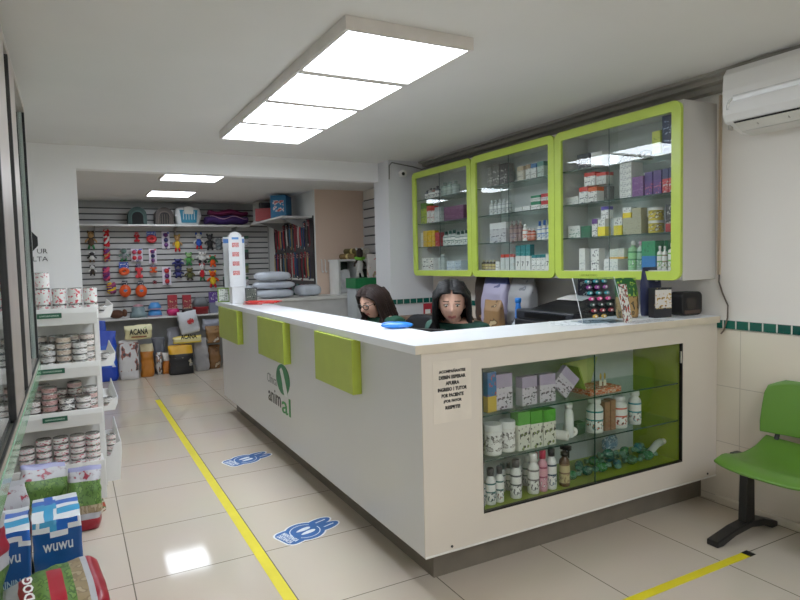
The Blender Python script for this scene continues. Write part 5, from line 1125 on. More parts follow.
# ---- return counter and shelving against the pink wall
t = thing('back_counter', 'low white counter along the pink wall under the plastic-wrapped bundles', 'counter', (2.3, PY, 0))
MB().box(-.56, .98, -.48, -.003, 1.0, 1.035).build('worktop', mat((214, 212, 206), .4), t, bevel=.003)
MB().box(-.56, .98, -.45, -.42, .02, 1.0).box(-.56, -.53, -.42, -.003, .02, 1.0).box(.95, .98, -.42, -.003, .02, 1.0).build('front_panel', mat((196, 194, 190), .5), t)
def bundle(lab, x, y, z, w, d, h, rz, seed):
    rings = []
    for j in range(13):
        u = -1+2*j/12; e = (1-abs(u)**6)*.62+.38
        rings.append([(u*w/2, d/2*e*math.copysign(abs(math.cos(a))**.6, math.cos(a))*(1+.10*noise.noise(Vector((u*3, math.cos(a)*2, math.sin(a)*2+seed)))), h/2+h/2*e*math.copysign(abs(math.sin(a))**.7, math.sin(a))*(1+.14*noise.noise(Vector((u*4, math.cos(a)*2, math.sin(a)*2+seed+5))))) for a in [2*PI*k/20 for k in range(20)]])
    zmin = min(p[2] for r in rings for p in r); rings = [[(p[0], p[1], p[2]-zmin) for p in r] for r in rings]
    m = MB().loft(rings)
    return tag(m.build('wrapped_bundle', mat((196, 202, 212), .25, var=.06, scale=6, coat=.2), None, (x, y, z), (0, 0, rz)), lab, 'bundle', 'plastic-wrapped bundles on the back counter')
P_ = lambda px, Y: at(px, 290, 'y', Y).x
bundle('pale grey plastic-wrapped bundle, bottom of the pile on the back counter', P_(274, 6.82), 6.82, 1.036, .42, .34, .095, .1, 1)
bundle('pale grey plastic-wrapped bundle in the middle of the pile', P_(274, 6.84), 6.84, 1.138, .46, .32, .085, -.08, 2)
bundle('pale grey plastic-wrapped bundle on top of the pile', P_(273, 6.82), 6.82, 1.232, .40, .28, .10, .05, 3)
bundle('pale grey plastic-wrapped bundle lying alone towards the pink wall shelf', P_(305, 6.84)+.04, 6.86, 1.036, .30, .26, .13, .0, 4)
bundle('pale plastic bundle slumped at the counter end of the pile', P_(250, 6.70)-.06, 6.70, 1.036, .16, .20, .15, 1.2, 5)
# shelf unit
ux0, ux1 = 2.80, 3.28
t = thing('shelf_unit', 'white open shelf unit by the pink wall with rolled bundles on top', 'shelf unit', ((ux0+ux1)/2, PY-.18, 0))
um = mat((214, 214, 210), .4)
for x in (-.24, .0, .215): MB().box(x, x+.025, -.15, .15, 1.036, 1.43).build('upright', um, t)
MB().box(-.25, .25, -.16, .16, 1.43, 1.455).build('top_board', um, t, bevel=.002)
MB().box(-.215, 0, -.14, .15, 1.036, 1.05).box(.025, .215, -.14, .15, 1.036, 1.05).build('shelf_board', um, t)
MB().box(-.215, .215, .145, .15, 1.05, 1.43).build('back_panel', mat((60, 76, 66), .6), t)
for k, (dx, dz, c, lab) in enumerate(((-.04, .0, (130, 104, 60), 'brown rolled mat at the bottom of the pile on the shelf unit'), (.07, .0, (170, 160, 140), 'grey-beige rolled mat beside the brown one'), (.16, .0, (140, 136, 126), 'grey rolled mat nearest the passage'), (.02, .062, (96, 84, 44), 'olive rolled mat on the upper layer'), (.11, .062, (186, 180, 166), 'pale rolled mat on the upper layer'))):
    o = thing('rolled_mat', lab, 'rolled mat', (3.04+dx, PY-.18, 1.456+.034+dz), .25, 'rolled mats on the shelf unit')
    MB().lathe([(.034, -.15), (.034, .15)], 14, M=Matrix.Rotation(PI/2, 4, 'X')).build('roll', mat(c, .8, var=.2, scale=30), o)
    MB().lathe([(.0355, -.02), (.0355, .02)], 14, cap=False, M=Matrix.Rotation(PI/2, 4, 'X')).build('tie', mat((210, 190, 120), .6), o)
for k, (x, w, c, lab) in enumerate(((2.91, .13, (222, 222, 224), 'crumpled white bag in the first bay of the shelf unit'), (3.15, .14, (26, 30, 28), 'dark bag in the second bay of the shelf unit'))):
    bag('plastic_bag', lab, 'bag', (x, PY-.22, 1.0505), 0, w, .14, .28, [mat(c, .4)], lambda t_, k_: 0, seed=30+k, wob=.03)
for k in range(2):
    t = thing('hanging_wire_hook', ['white wire hook on the pink wall, the one by the leash rack', 'white wire hook on the pink wall beside the shelf unit'][k], 'hook', (2.71+k*.045, PY-.002, 1.30), 0, 'white hooks on the pink wall')
    MB().tube([(0, -.001, .16), (0, -.02, .15), (0, -.022, .02), (0, -.045, 0), (0, -.07, .02)], .006, 6).build('wire', mat((226, 226, 222), .4), t)
# green-topped carton and mannequin-like plush
t = thing('display_bin', 'grey display bin with green rim standing behind the seated woman in glasses', 'bin', (2.99, 6.45, 0), 0)
MB().prism(rrect(-.17, .17, 0, 1.12, .01), -.13, .13, 'y').build('bin_body', mat((176, 182, 184), .45), t)
MB().box(-.18, .18, -.14, .14, 1.1205, 1.235).build('green_rim', mat((24, 120, 66), .4), t, bevel=.004)
t = thing('treat_pouch', 'white and pink treat pouch standing in the green-rimmed bin', 'pouch', (3.09, 6.45, 1.236), 0)
MB().loft(bag_rings(.13, .06, .27, seed=41, wob=.004)).build('pouch', prt((222, 214, 210), (200, 120, 120), (150, 170, 120), 3., .6), t)
t = thing('plush_toy', 'plush with dark head and green scarf sitting on the green-rimmed bin', 'soft toy', (2.93, 6.45, 1.236), 0)
plush(t, .15, .36, (206, 204, 198), (52, 38, 32), (200, 196, 190), .6); MB().tube([(-.05, -.01, .225), (0, -.055, .215), (.05, -.01, .225), (0, .045, .225), (-.05, -.01, .225)], .018, 8).build('scarf', mat((110, 180, 50), .7), t)

# ================================================================== SACKS AND PADS AT THE FRONT LEFT
def pad_pack(lab, x, y0, y1, w, h, rz, seed):
    t = thing('training_pad_pack', lab, 'pad pack', (x, (y0+y1)/2, 0), rz, 'packs of training pads on the floor')
    d = y1-y0; mb = MB(); nx, nz, ny = 14, 12, 8
    DB, WHT, LB, MBL = 0, 1, 2, 3
    def wob(p): return Vector(p)+Vector((noise.noise(Vector(p)*14+Vector((seed, 0, 0)))*.006, noise.noise(Vector(p)*12+Vector((0, seed, 0)))*.008, noise.noise(Vector(p)*12+Vector((0, 0, seed)))*.007 if p[2] > .02 else 0))
    def grid(f, nu, nv, mf):
        vs = [wob(f(i/nu, j/nv)) for j in range(nv+1) for i in range(nu+1)]
        fs = []; ms = []
        for j in range(nv):
            for i in range(nu):
                fs.append((j*(nu+1)+i, j*(nu+1)+i+1, (j+1)*(nu+1)+i+1, (j+1)*(nu+1)+i)); ms.append(mf((i+.5)/nu, (j+.5)/nv))
        mb.add(vs, fs, ms, True)
    def mtop(u, v):
        if .22 < u < .46: return LB if v < .55 else MBL
        if u >= .5: return (LB if .18 < v < .38 else (MBL if .52 < v < .74 else WHT))
        return WHT if v < .4 or v > .8 else (LB if v < .6 else MBL)
    def mfront(u, v):
        edge = .80+.06*math.sin(u*7+seed)
        return DB if v < edge else (WHT if v < edge+.1 else (MBL if u > .5 else LB))
    grid(lambda u, v: (-w/2+w*u, -d/2, h*v), nx, nz, mfront)
    grid(lambda u, v: (-w/2+w*u, d/2, h*v), nx, nz, lambda u, v: DB)
    grid(lambda u, v: (-w/2, -d/2+d*u, h*v), ny, nz, lambda u, v: DB if v < .8 else WHT)
    grid(lambda u, v: (w/2, -d/2+d*u, h*v), ny, nz, lambda u, v: WHT if v > .72 or u < .12 else DB)
    grid(lambda u, v: (-w/2+w*u, -d/2+d*v, h+.012*math.sin(PI*v)), 16, 16, mtop)
    grid(lambda u, v: (-w/2+w*u, -d/2+d*v, 0), 4, 4, lambda u, v: DB)
    mb.build('wrapper', [mat((22, 82, 150), .3, var=.04, coat=.2), mat((232, 236, 240), .3, coat=.2), mat((60, 160, 210), .3, coat=.2), mat((28, 100, 200), .3, coat=.2)], t)
    letters('wuwu', w*.62, .036, t, (0, -d/2-.007, h*.60), (0, 0, 0), mat((222, 230, 238), .4), .01)
    letters('TRAINING', w*.70, .034, t, (.01, -d/2-.007, h*.22), (0, 0, 0), mat((170, 200, 220), .4), .02)
    letters('PADS', w*.40, .034, t, (.0, -d/2-.007, h*.06), (0, 0, 0), mat((170, 200, 220), .4), .02)
    return t
pad_pack('blue and white pack of training pads beside the aisle', -.118, 3.10, 3.42, .19, .30, .04, 1.)
pad_pack('blue and white pack of training pads under the glass case', -.325, 3.08, 3.40, .20, .285, .05, 4.)
GBM = [prt((90, 126, 52), (66, 100, 40), (108, 142, 64), 11., .5), mat((150, 20, 40), .35), mat((176, 176, 180), .35), prt((150, 130, 96), (136, 116, 86), (168, 150, 120), 9., .5), prt((186, 184, 188), (170, 160, 164), (150, 40, 60), 9., .55), mat((150, 150, 190), .35)]
def zones(t, k):
    if t < .16: return 1
    if t < .26: return 2
    if t < .40: return 3
    if t > .93: return 5
    if t > .78: return 4
    return 0
b1 = bag('dog_food_sack', 'green dog food sack with lavender top leaning on the gondola base', 'dog food bag', (-.215, 3.83, 0), .35, .23, .14, .35, GBM, zones, (-.10, .12), seed=51, wob=.022)
b2 = bag('dog_food_sack', 'green dog food sack with red foot beside the aisle end of the gondola', 'dog food bag', (.0, 3.72, 0), .1, .155, .15, .335, GBM, zones, (-.10, .06), seed=52, wob=.022)
b3 = bag('dog_food_sack', 'grey and red dog food sack wedged behind the training pads', 'dog food bag', (-.36, 3.56, 0), .2, .20, .12, .36, [GBM[4], GBM[1], GBM[2], GBM[3], GBM[4], GBM[2]], zones, (-.10, .05), seed=53, wob=.022)
# sack lying on its back by the camera
def zones2(t, k):
    if t < .12: return 1
    if t < .18: return 2
    if t < .30: return 3
    if t > .82: return 2
    if .69 < t <= .82: return 1
    return 0 if not (.40 < t < .56 and .64 < k < .80) else 4
GBM2 = list(GBM); GBM2[4] = prt((170, 26, 44), (236, 234, 230), (120, 14, 30), 3., .6)
t_ = bag('dog_food_sack', 'green and red dog food sack lying flat in front of the training pads', 'dog food bag', (.055, 2.78, .125), 0, .44, .20, .34, GBM2, zones2, seed=54, wob=.02)
t_.matrix_world = Matrix.Translation((.05, 2.73, .102)) @ Matrix.Rotation(.10, 4, 'Z') @ Matrix(((0, 0, -1, 0), (1, 0, 0, 0), (0, -1, 0, 0), (0, 0, 0, 1)))
letters('DOG', .20, .036, t_, (.0, -.092, .257), (0, 0, 0), mat((236, 232, 228), .5), .03)
t_ = bag('dog_food_sack', 'upright red and grey dog food sack half out of view under the glass case', 'dog food bag', (-.425, 2.95, 0), -.3, .22, .15, .43, [GBM[0], GBM[1], GBM[2], GBM[3], prt((150, 20, 40), (230, 226, 224), (110, 12, 26), 3., .58), GBM[2]], lambda t, k: 4 if .62 < t < .86 else (0 if t < .5 else 2), (-.06, .06), seed=55, wob=.02)
bag('treat_packet', 'small crumpled red and green treat packet on the tiles by the gondola', 'packet', (.075, 3.93, 0), .6, .07, .05, .075, [prt((170, 70, 50), (60, 110, 60), (214, 200, 180), 3., .5)], lambda t, k: 0, seed=56)

# ================================================================== STAFF AREA BEHIND THE COUNTER
# worktop along the right wall with printer and bags
t = thing('back_worktop', 'long worktop along the right wall under the cabinets', 'worktop', (RX, 3.9, 0))
MB().box(-.44, -.014, -1.25, 1.35, .86, .89).build('worktop_board', mat((120, 90, 66), .45, var=.1), t, bevel=.003)
for y in (-1.2, 0, 1.28): MB().box(-.42, -.014, y, y+.03, 0, .86).build('support', mat((196, 192, 186), .5), t)
WZ = .8905
# stack of black trays and printer
t = thing('office_printer', 'black office printer with open paper tray on the right wall worktop', 'printer', (2.98, 3.16, WZ), -PI/2)
MB().box(-.33, .30, -.19, .19, 0, .10).build('printer_base', mat((30, 30, 34), .4), t, bevel=.01)
MB().box(-.30, .27, -.20, .17, .1005, .17).build('scanner_unit', mat((40, 42, 48), .35), t, bevel=.012)
MB().prism([(-.17, .17), (.17, .17), (.18, .245), (-.06, .20)], -.18, .26, 'x').build('paper_tray', mat((26, 26, 28), .4), t, bevel=.004)
MB().prism([(.02, .232), (.16, .262), (.16, .265), (.02, .236)], -.12, .12, 'x').build('paper_sheet', PAPER, t)
MB().box(-.2, .2, -.203, -.2, .115, .15).build('front_slot', mat((12, 12, 13), .3), t)
t = tag(MB().loft(bag_rings(.16, .05, .045, n=8, seed=61, wob=.004)).build('blue_bottle_box', mat((200, 206, 214), .4), None, (2.93, 3.60, WZ), (0, 0, -PI/2)), 'pale folded packet on the worktop beside the printer', 'packet'); t.name = 'folded_packet'
bottle('spray_can', 'slim bright blue can standing between the pet food bags and the printer', 'can', (2.86, 3.53, WZ), 0, .022, .24, body=(40, 120, 210), cap=(44, 130, 220), neck=.8)
bag('pet_food_bag', 'lilac-grey pet food bag with blue top beside the seated woman with black hair', 'pet food bag', (3.0, 3.98, WZ+.006), -PI/2, .30, .14, .38, [prt((170, 164, 190), (90, 90, 130), (200, 200, 214), 3., .6), mat((70, 80, 130), .4)], lambda t_, k_: 1 if t_ > .82 else 0, tilt=(-.05, .0), seed=62)
bag('pet_food_bag', 'grey pet food bag leaning between the lilac bag and the printer', 'pet food bag', (3.02, 3.69, WZ+.006), -PI/2, .26, .14, .37, [prt((156, 156, 158), (110, 112, 118), (206, 214, 226), 3., .58)], lambda t_, k_: 0, tilt=(-.04, .02), seed=63)
bag('pet_food_bag', 'brown and tan pet food bag low behind the woman with black hair', 'pet food bag', (2.84, 3.80, WZ), -PI/2, .20, .09, .21, [prt((150, 116, 78), (90, 66, 40), (200, 180, 140), 3., .56)], lambda t_, k_: 0, seed=64)
carton('dog_picture_box', 'small navy box with a black and white dog picture on the printer', 'box', (3.12, 3.10, WZ+.262), -PI/2, .13, .06, .16, base=(34, 34, 58), band=(44, 44, 80), ink=((226, 224, 222), (20, 20, 24)), scale=3.)
bag('snack_bag', 'dark brown bag standing behind the pet food bags against the wall', 'bag', (3.12, 4.28, WZ), -PI/2, .26, .09, .40, [prt((60, 44, 36), (150, 116, 76), (30, 26, 24), 3., .58)], lambda t_, k_: 0, seed=65)
# small red and white notice on the stub wall
t = tag(MB().box(-.05, .05, -.002, 0, 0, .19).build('safety_sign', mat((170, 30, 46), .4), None, (3.13, 5.2775, .80)), 'small dark red sign with white symbol on the stub wall below the tile band', 'sign')
MB().prism([(-.03, .06), (.03, .06), (.03, .13), (-.03, .13)], -.003, -.0021, 'y').build('symbol', PAPER, t)
# monitor and keyboard on the work surface
t = thing('computer_monitor', 'black flat computer monitor just below the counter edge', 'monitor', (1.60, 2.70, .7455), 2.1)
MB().box(-.10, .10, -.012, .012, .05, .322).build('monitor_housing', BLACK, t, bevel=.004)
MB().box(-.092, .092, -.0135, -.0122, .065, .312).build('monitor_screen', mat((20, 24, 30), .1), t)
MB().box(-.02, .02, .012, .03, .0, .16).build('monitor_stand', BLACK, t); MB().box(-.10, .10, -.05, .09, 0, .008).build('monitor_base', BLACK, t)

# ---- office chairs
def office_chair(lab, loc, rz):
    t = thing('office_chair', lab, 'office chair', loc, rz, 'office chairs behind the counter'); fab = mat((26, 26, 29), .85, var=.15, scale=60)
    MB().loft([[(.23*k*math.copysign(abs(math.cos(a))**.6, math.cos(a)), .22*k*math.copysign(abs(math.sin(a))**.6, math.sin(a)), z) for a in [2*PI*j/28 for j in range(28)]] for z, k in ((.335, .9), (.34, .98), (.37, 1.), (.380, .9), (.383, .6))]).build('seat', fab, t)
    m = MB(); nu, nv = 12, 12; vs = []; fs = []
    for s in (0, 1):
        for j in range(nv+1):
            for i in range(nu+1):
                u, v = -1+2*i/nu, j/nv; hw = .215*(1-.22*max(0, v-.6)/.4)*(1-.1*(1-v))
                rr_ = .06*max(0, abs(u)-.6)/.4*max(0, v-.7)/.3
                vs.append((u*hw, .235+.02*math.sin(v*PI)-.045*u*u*.8+.03*v+(.045 if s else 0), .53+.46*v-rr_))
    w = nu+1; o_ = (nu+1)*(nv+1)
    for j in range(nv):
        for i in range(nu):
            fs += [(j*w+i, j*w+i+1, (j+1)*w+i+1, (j+1)*w+i), (o_+j*w+i, o_+(j+1)*w+i, o_+(j+1)*w+i+1, o_+j*w+i+1)]
    for i in range(nu): fs += [(i, o_+i, o_+i+1, i+1), (nv*w+i, nv*w+i+1, o_+nv*w+i+1, o_+nv*w+i)]
    for j in range(nv): fs += [(j*w, (j+1)*w, o_+(j+1)*w, o_+j*w), (j*w+nu, o_+j*w+nu, o_+(j+1)*w+nu, (j+1)*w+nu)]
    m.add(vs, fs, 0, True).build('backrest', fab, t)
    MB().box(-.03, .03, .02, .30, .32, .334).box(-.03, .03, .29, .305, .364, .68).build('back_support', BLACK, t)
    MB().lathe([(.03, .07), (.03, .2), (.022, .21), (.022, .319)], 14).build('gas_column', mat((60, 60, 62), .3, .8), t)
    for k in range(5):
        a = 2*PI*k/5+.3; c, s = math.cos(a), math.sin(a)
        l = MB().tube([(.03*c, .03*s, .09), (.27*c, .27*s, .065)], [.022, .015], 8).build('base_arm', BLACK, t)
        MB().lathe([(.026, -.012), (.026, .012)], 14, M=Matrix.Translation((.27*c, .27*s, .0265)) @ Matrix.Rotation(PI/2, 4, 'X')).build('caster', BLACK, l)
    return t

# ---- people
SKIN = mat((216, 168, 146), .5, var=.03, scale=14); LIP = mat((180, 100, 96), .4); BROW = mat((48, 36, 30), .7); EYEW = mat((226, 222, 216), .3); IRIS = mat((44, 30, 24), .2)
def skin_body(joints, edges, rootj, subd=2):
    names = list(joints); ix = {n: i for i, n in enumerate(names)}
    me = bpy.data.meshes.new('skeleton'); me.from_pydata([joints[n][0] for n in names], [(ix[a], ix[b]) for a, b in edges], [])
    o = bpy.data.objects.new('skeleton', me); COL.objects.link(o)
    o.modifiers.new('skin', 'SKIN').use_smooth_shade = True
    for n in names:
        r = joints[n][1]; r = r if isinstance(r, tuple) else (r, r); me.skin_vertices[0].data[ix[n]].radius = r
        me.skin_vertices[0].data[ix[n]].use_root = (n == rootj)
    s = o.modifiers.new('sub', 'SUBSURF'); s.levels = subd; s.render_levels = subd
    bpy.context.view_layer.update(); return evaluated(o, 'grown')
def head_verts(center, R):
    """a face looking along -y: returns vertices, faces"""
    nu, nv = 56, 44; vs = []; fs = []
    for j in range(nv+1):
        ph = -PI/2+PI*j/nv
        for i in range(nu):
            th = 2*PI*i/nu; x = math.cos(ph)*math.sin(th); y = -math.cos(ph)*math.cos(th); z = math.sin(ph)
            f = max(0, -y)                                    # 1 at the face
            px = .073*x*(1-.22*max(0, -z)**1.3*1.0); py = .094*y; pz = .112*z
            if z < 0: py *= (1-.12*(-z)*(1 if y > 0 else .2)); 
            if y > 0: py *= 1.04
            u, w = px/.073, pz/.112
            g = lambda cx, cz, sx, sz: math.exp(-((u-cx)/sx)**2-((w-cz)/sz)**2)*(1 if y < 0 else 0)
            py -= .026*g(0, -.20, .15, .16)+.012*g(0, -.02, .11, .22)            # nose
            py += .012*(g(.42, .06, .20, .10)+g(-.42, .06, .20, .10))            # eye hollows
            py -= .007*(g(.42, .055, .13, .06)+g(-.42, .055, .13, .06))          # lids
            py -= .005*(g(.40, .20, .28, .07)+g(-.40, .20, .28, .07))            # brow ridge
            py -= .010*g(0, -.52, .26, .06)*.9+.010*g(0, -.60, .22, .05)*.8      # lips
            py += .004*g(0, -.56, .26, .02)
            py -= .014*g(0, -.86, .26, .14)                                      # chin
            py -= .006*(g(.55, -.18, .2, .18)+g(-.55, -.18, .2, .18))            # cheeks
            vs.append(Vector((px, py, pz)))
    for j in range(nv):
        for i in range(nu):
            q = (i+1) % nu; fs.append((j*nu+i, j*nu+q, (j+1)*nu+q, (j+1)*nu+i))
    return [R @ v+center for v in vs], fs
def ear_tube(s, center, R):
    return [(R @ Vector((s*(.071+.010*math.sin(q)), .012+.014*math.cos(q), -.005+.028*math.sin(q*1.0+1.2)))+center) for q in [i*.55 for i in range(12)]]
def remesh(mb, vox, smooth=3):
    me = mb.mesh('raw', SKIN); o = bpy.data.objects.new('raw', me); COL.objects.link(o)
    r = o.modifiers.new('r', 'REMESH'); r.mode = 'VOXEL'; r.voxel_size = vox; r.use_smooth_shade = True
    if smooth: s = o.modifiers.new('s', 'SMOOTH'); s.iterations = smooth; s.factor = .5
    bpy.context.view_layer.update(); return evaluated(o, 'body')
def me_into(mb, me): mb.add([v.co for v in me.vertices], [tuple(p.vertices) for p in me.polygons], 0, True); return mb
def person(lab, loc, rz, hp, hy, lean, top_c, hair_kind, glasses, hz=0., up=.04):
    """seated, facing local -y; hp: nod, hy: turn of the head, lean: how far the chest comes forward"""
    t = thing('person', lab, 'person', loc, rz, 'women at the counter')
    J = {}; E = []
    def j(n, p, r, par=None): J[n] = (p, r); E.append((par, n)) if par else None
    L_ = lean
    j('pelvis', (0, .02, .565), (.155, .115)); j('waist', (0, -.01-L_*.25, .70+up*.4), (.125, .095), 'pelvis'); j('chest', (0, -.03-L_*.7, .84+up*.8), (.145, .105), 'waist')
    j('upper', (0, -.035-L_*.95, .93+up), (.125, .085), 'chest'); j('neck', (0, -.05-L_*1.1, .99+up*.8+hz*.3), .052, 'upper'); j('neck_top', (0, -.065-L_*1.2, 1.06+hz), .048, 'neck')
    for s, n in ((-1, 'l'), (1, 'r')):
        j('sh'+n, (s*.165, -.03-L_, .925+up), .058, 'upper'); j('el'+n, (s*.225, -.06-L_, .70), .041, 'sh'+n); j('fo'+n, (s*.19, -.14-L_, .685), .037, 'el'+n); j('wr'+n, (s*.14, -.235-L_, .655), .026, 'fo'+n)
        j('pa'+n, (s*.125, -.29-L_, .632), (.036, .017), 'wr'+n); j('kn'+n, (s*.122, -.325-L_, .624), (.036, .015), 'pa'+n)
        j('hi'+n, (s*.09, -.02, .535), .092, 'pelvis'); j('kne'+n, (s*.11, -.40, .525), .064, 'hi'+n); j('ca'+n, (s*.11, -.355, .34), .052, 'kne'+n); j('an'+n, (s*.11, -.29, .10), .036, 'ca'+n); j('toe'+n, (s*.12, -.42, .035), .032, 'an'+n)
    body = skin_body(J, E, 'pelvis')
    mb = me_into(MB(), body)
    # fingers and thumbs
    for s in (-1, 1):
        bx_, by = s*.122, -.335-L_
        for f, (dx, ln) in enumerate(((-.028, .066), (-.009, .076), (.010, .071), (.028, .056))):
            x = bx_+dx; mb.tube([(x, by+.02, .626), (x*1.0, by-ln*.4, .626), (x, by-ln*.75, .614), (x, by-ln, .600)], [.0095, .009, .008, .006], 8)
        mb.tube([(bx_-s*.024, by+.055, .632), (bx_-s*.05, by+.02, .622), (bx_-s*.058, by-.012, .612)], [.012, .0105, .008], 8)
    hc = Vector((0, -.085-L_*1.25, 1.165)); R = Matrix.Rotation(hy, 3, 'Z') @ Matrix.Rotation(hp, 3, 'X')
    nk = Vector(J['neck_top'][0]); hc = nk+R @ Vector((0, -.022, .098))
    hv, hf = head_verts(hc, R); mb.add(hv, hf, 0, True)
    for s in (-1, 1): mb.tube(ear_tube(s, hc, R), .0065, 8)
    me = remesh(mb, .0052)
    me.materials.clear()
    for m_ in (SKIN, LIP, BROW): me.materials.append(m_)
    Ri = R.inverted()
    for p in me.polygons:
        q = Ri @ (p.center-hc); mi = 0
        if q.y < -.045:
            x, z = q.x/.073, q.z/.112
            if abs(x) < .29 and -.645 < z-.25*x*x < -.485+.15*abs(x)*0: mi = 1
            if .20 < abs(x) < .66 and abs(z-.255+.14*max(0, abs(x)-.42)) < .024: mi = 2
        p.material_index = mi
    put('body', me, t)
    for s in (-1, 1):
        e = MB().ball(hc+R @ Vector((s*.0305, -.0775, .0065)), (.0125, .0125, .0068), 14).build('eye', EYEW, t)
        MB().ball(hc+R @ Vector((s*.0305+.002*s*0, -.0885, .005)), (.0064, .003, .0060), 10).build('iris', IRIS, e)
        MB().tube([hc+R @ Vector((s*(.0305+d), -.0835-.004*math.cos(d*90), .0145-.25*abs(d))) for d in (-.015, -.008, 0, .008, .015)], .0022, 6).build('eyelash', BROW, e)
    # scrub top and trousers: cloth grown a little outside the body
    cj = {}; ce = []
    for n, (p, r) in J.items():
        if n in ('pelvis', 'waist', 'chest', 'upper') or n[:2] in ('sh', 'el'):
            r = r if isinstance(r, tuple) else (r, r); cj[n] = (p, (r[0]+.016, r[1]+.016))
    for s, n in ((-1, 'l'), (1, 'r')):
        a, b = Vector(J['sh'+n][0]), Vector(J['el'+n][0]); cj['el'+n] = (tuple(a.lerp(b, .62)), (.066, .066))
    cj['upper'] = ((cj['upper'][0][0], cj['upper'][0][1], .905+up), (.140, .094)); cj['collar'] = ((0, -.045-L_*1.05, .975+up), (.078, .07))
    ce = [('pelvis', 'waist'), ('waist', 'chest'), ('chest', 'upper'), ('upper', 'collar'), ('upper', 'shl'), ('upper', 'shr'), ('shl', 'ell'), ('shr', 'elr')]
    cm = skin_body(cj, ce, 'pelvis'); cm.materials.clear(); cm.materials.append(mat(top_c, .8, var=.08, scale=20)); put('scrub_top', cm, t)
    tj = {n: (p, tuple(q+.014 for q in (r if isinstance(r, tuple) else (r, r)))) for n, (p, r) in J.items() if n == 'pelvis' or n[:2] in ('hi', 'kn', 'ca', 'an') and n[:3] != 'knl' and n[:3] != 'knr'}
    te = [('pelvis', 'hil'), ('pelvis', 'hir'), ('hil', 'knel'), ('hir', 'kner'), ('knel', 'cal'), ('kner', 'car'), ('cal', 'anl'), ('car', 'anr')]
    tm = skin_body(tj, te, 'pelvis'); tm.materials.clear(); tm.materials.append(mat((28, 34, 38), .85)); put('trousers', tm, t)
    for s in (-1, 1):
        MB().loft([[(s*.115+.047*k*math.cos(a), -.345+.115*k*math.sin(a)*(1.1 if math.sin(a) < 0 else .9), z) for a in [2*PI*q/20 for q in range(20)]] for z, k in ((0.002, .95), (.02, 1), (.05, .92), (.075, .65), (.085, .35))]).build('shoe', mat((40, 40, 42), .6), t)
    # hair: a fitted cap open at the face, and long locks
    hcmat = mat((12, 10, 11), .55, var=.25, scale=40, spec=.3) if hair_kind == 'black' else mat((34, 20, 16), .55, var=.3, scale=40, spec=.3)
    hb = MB(); nu, nv = 48, 32; vs = []; fs = []; keep = {}
    for jv in range(nv+1):
        ph = -PI*.32+(PI*.82)*jv/nv
        for i in range(nu):
            th = 2*PI*i/nu; d = Vector((math.cos(ph)*math.sin(th), -math.cos(ph)*math.cos(th), math.sin(ph)))
            k = 1.10+.03*noise.noise(d*6)
            v = Vector((.0765*d.x*k*1.02, .100*d.y*k+.004, .118*d.z*k+.002)); vs.append(R @ v+hc)
            front_ = d.y < -.30 and d.z < .66-.30*abs(d.x) and abs(d.x) < .86
            keep[(jv, i)] = not front_
    for jv in range(nv):
        for i in range(nu):
            q = (i+1) % nu
            if keep[(jv, i)] and keep[(jv, q)] and keep[(jv+1, i)] and keep[(jv+1, q)]: fs.append((jv*nu+i, jv*nu+q, (jv+1)*nu+q, (jv+1)*nu+i))
    hb.add(vs, fs, 0, True)
    # parting: the cap's front edge hides behind locks swept from the parting to the sides
    rng = random.Random(5 if glasses else 9)
    nl = 74
    for k in range(nl):
        s = -1 if k % 2 else 1
        a = (k//2)/(nl//2-1)                       # 0 front .. 1 back
        dep = -.78+1.72*a                          # where along the parting the lock starts (front to back)
        y0 = .100*dep*.98; z0 = .118*math.sqrt(max(0, 1-min(.98, abs(dep))**2))*1.07
        st = Vector((s*.006, y0, z0))
        out = .088+.010*rng.random()
        side_y = -.045+.15*a*.95+.008*rng.random()
        pts = [st, Vector((s*out*.62, y0*.72+side_y*.28, max(.075, z0*.86))), Vector((s*out*.98, side_y*.8+y0*.2*.6, .035)), Vector((s*(out+.002), side_y, -.035)), Vector((s*(out+.004), side_y*1.05+.004, -.10))]
        pts = [R @ p+hc for p in pts]
        ln = .16+.10*rng.random() if not glasses else .15+.10*rng.random()
        last = pts[-1]; sy = .05+.11*a-L_
        drop = []
        for m_ in range(1, 6):
            f = m_/5
            yy = last.y+(.055 if a > .3 else -.005)*f
            xx = last.x+s*(.030*f-.02*f*f)+.010*math.sin(f*7+k)
            if last.z-ln*f < 1.03+up*0: xx = s*max(abs(xx), .07); yy = yy if a > .45 else min(yy, last.y-.035*f)
            drop.append(Vector((xx, yy, last.z-ln*f)))
        w_ = .015+.004*rng.random()
        hb.tube(pts+drop, [w_*.8, w_*1.1, w_*1.15, w_*1.1, w_*1.05]+[w_*1.05, w_, w_*.85, w_*.65, w_*.3], 7, flat=.62)
    # locks down the back
    for k in range(22):
        a = -1+2*k/21
        pts = [R @ Vector((.03*a, .055, .112))+hc, R @ Vector((.065*a, .098, .05))+hc, R @ Vector((.078*a, .104, -.03))+hc, R @ Vector((.085*a, .100, -.10))+hc]
        last = pts[-1]; pts += [Vector((last.x*1.05+.004*math.sin(k), last.y+.035*f, last.z-.20*f)) for f in (.35, .7, 1)]
        hb.tube(pts, [.014, .019, .019, .019, .018, .015, .006], 7, flat=.7)
    hb.build('hair', hcmat, t)
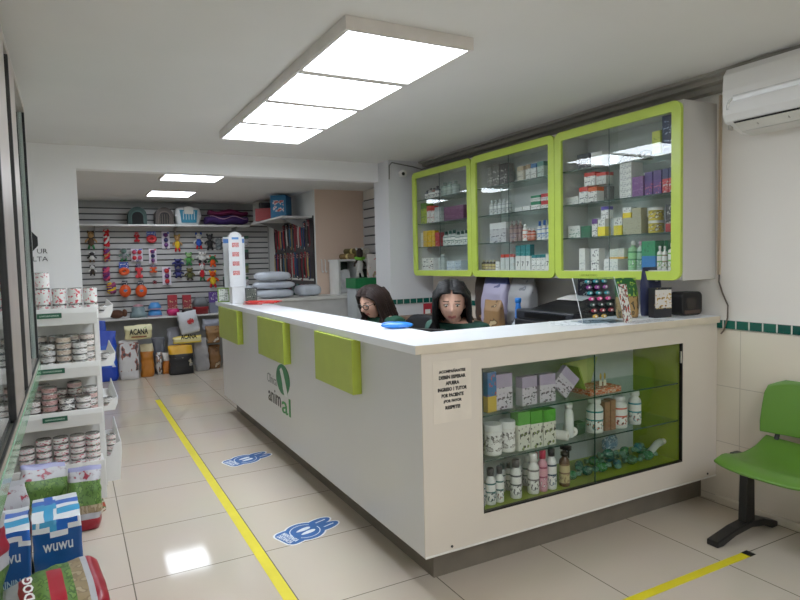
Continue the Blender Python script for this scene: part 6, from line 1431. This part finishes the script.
    if glasses:
        g = thing('spectacles', None, None); g.parent = t; bpy.data.objects.remove(g)
        gm = MB()
        for s in (-1, 1):
            gm.tube([hc+R @ Vector((s*.032+.024*math.cos(q), -.100+.010*abs(math.cos(q))*(1 if math.cos(q)*s > 0 else 0), .002+.019*math.sin(q))) for q in [2*PI*i/20 for i in range(21)]], .0034, 6)
            gm.tube([hc+R @ Vector((s*.056, -.094, .008)), hc+R @ Vector((s*.077, -.04, .010)), hc+R @ Vector((s*.080, .012, .010))], .0022, 6)
        gm.tube([hc+R @ Vector((-.009, -.103, .006)), hc+R @ Vector((0, -.105, .009)), hc+R @ Vector((.009, -.103, .006))], .0022, 6)
        gm.build('spectacles', BLACK, t)
    return t
def face_to(dx, dy): return math.atan2(dx, -dy)      # heading that turns local -y towards (dx, dy)
B_ = (2.005, 2.965); A_ = (2.10, 4.10)
person('woman with long black hair and dark green scrubs looking down at her screen', (B_[0], B_[1], 0), face_to(-.95, -.30), math.radians(12), math.radians(40), .04, (16, 62, 50), 'black', False, .028, .085)
person('woman with long brown hair and glasses in dark green scrubs, head bowed', (A_[0], A_[1], 0), face_to(-.95, -.20), math.radians(20), math.radians(4), .04, (16, 70, 52), 'brown', True, -.022, .035)
office_chair('black office chair behind the woman with glasses', (A_[0]+.06, A_[1]+.02, 0), face_to(-.95, -.20)+.0)
office_chair('black office chair under the woman with black hair', (B_[0]+.03, B_[1]+.02, 0), face_to(-.95, -.30))
# ================================================================== CAMERA, VIEW
cd = bpy.data.cameras.new('camera'); cd.sensor_fit = 'HORIZONTAL'; cd.sensor_width = 36; cd.lens = CAM_F*36/800; cd.clip_start = .02
cam = bpy.data.objects.new('camera', cd); COL.objects.link(cam)
cam.matrix_world = Matrix(((RT.x, UP.x, -FW.x, CAM.x), (RT.y, UP.y, -FW.y, CAM.y), (RT.z, UP.z, -FW.z, CAM.z), (0, 0, 0, 1)))
sc = bpy.context.scene; sc.camera = cam
w = bpy.data.worlds.new('world'); sc.world = w; w.use_nodes = True
w.node_tree.nodes['Background'].inputs[0].default_value = (.8, .85, .9, 1); w.node_tree.nodes['Background'].inputs[1].default_value = .3
sc.view_settings.view_transform = 'Standard'; sc.view_settings.look = 'None'; sc.view_settings.exposure = 0.45; sc.view_settings.gamma = 1.08
sc.cycles.transparent_max_bounces = 32; sc.cycles.max_bounces = 10; sc.cycles.diffuse_bounces = 5
sc.cycles.sample_clamp_indirect = 4
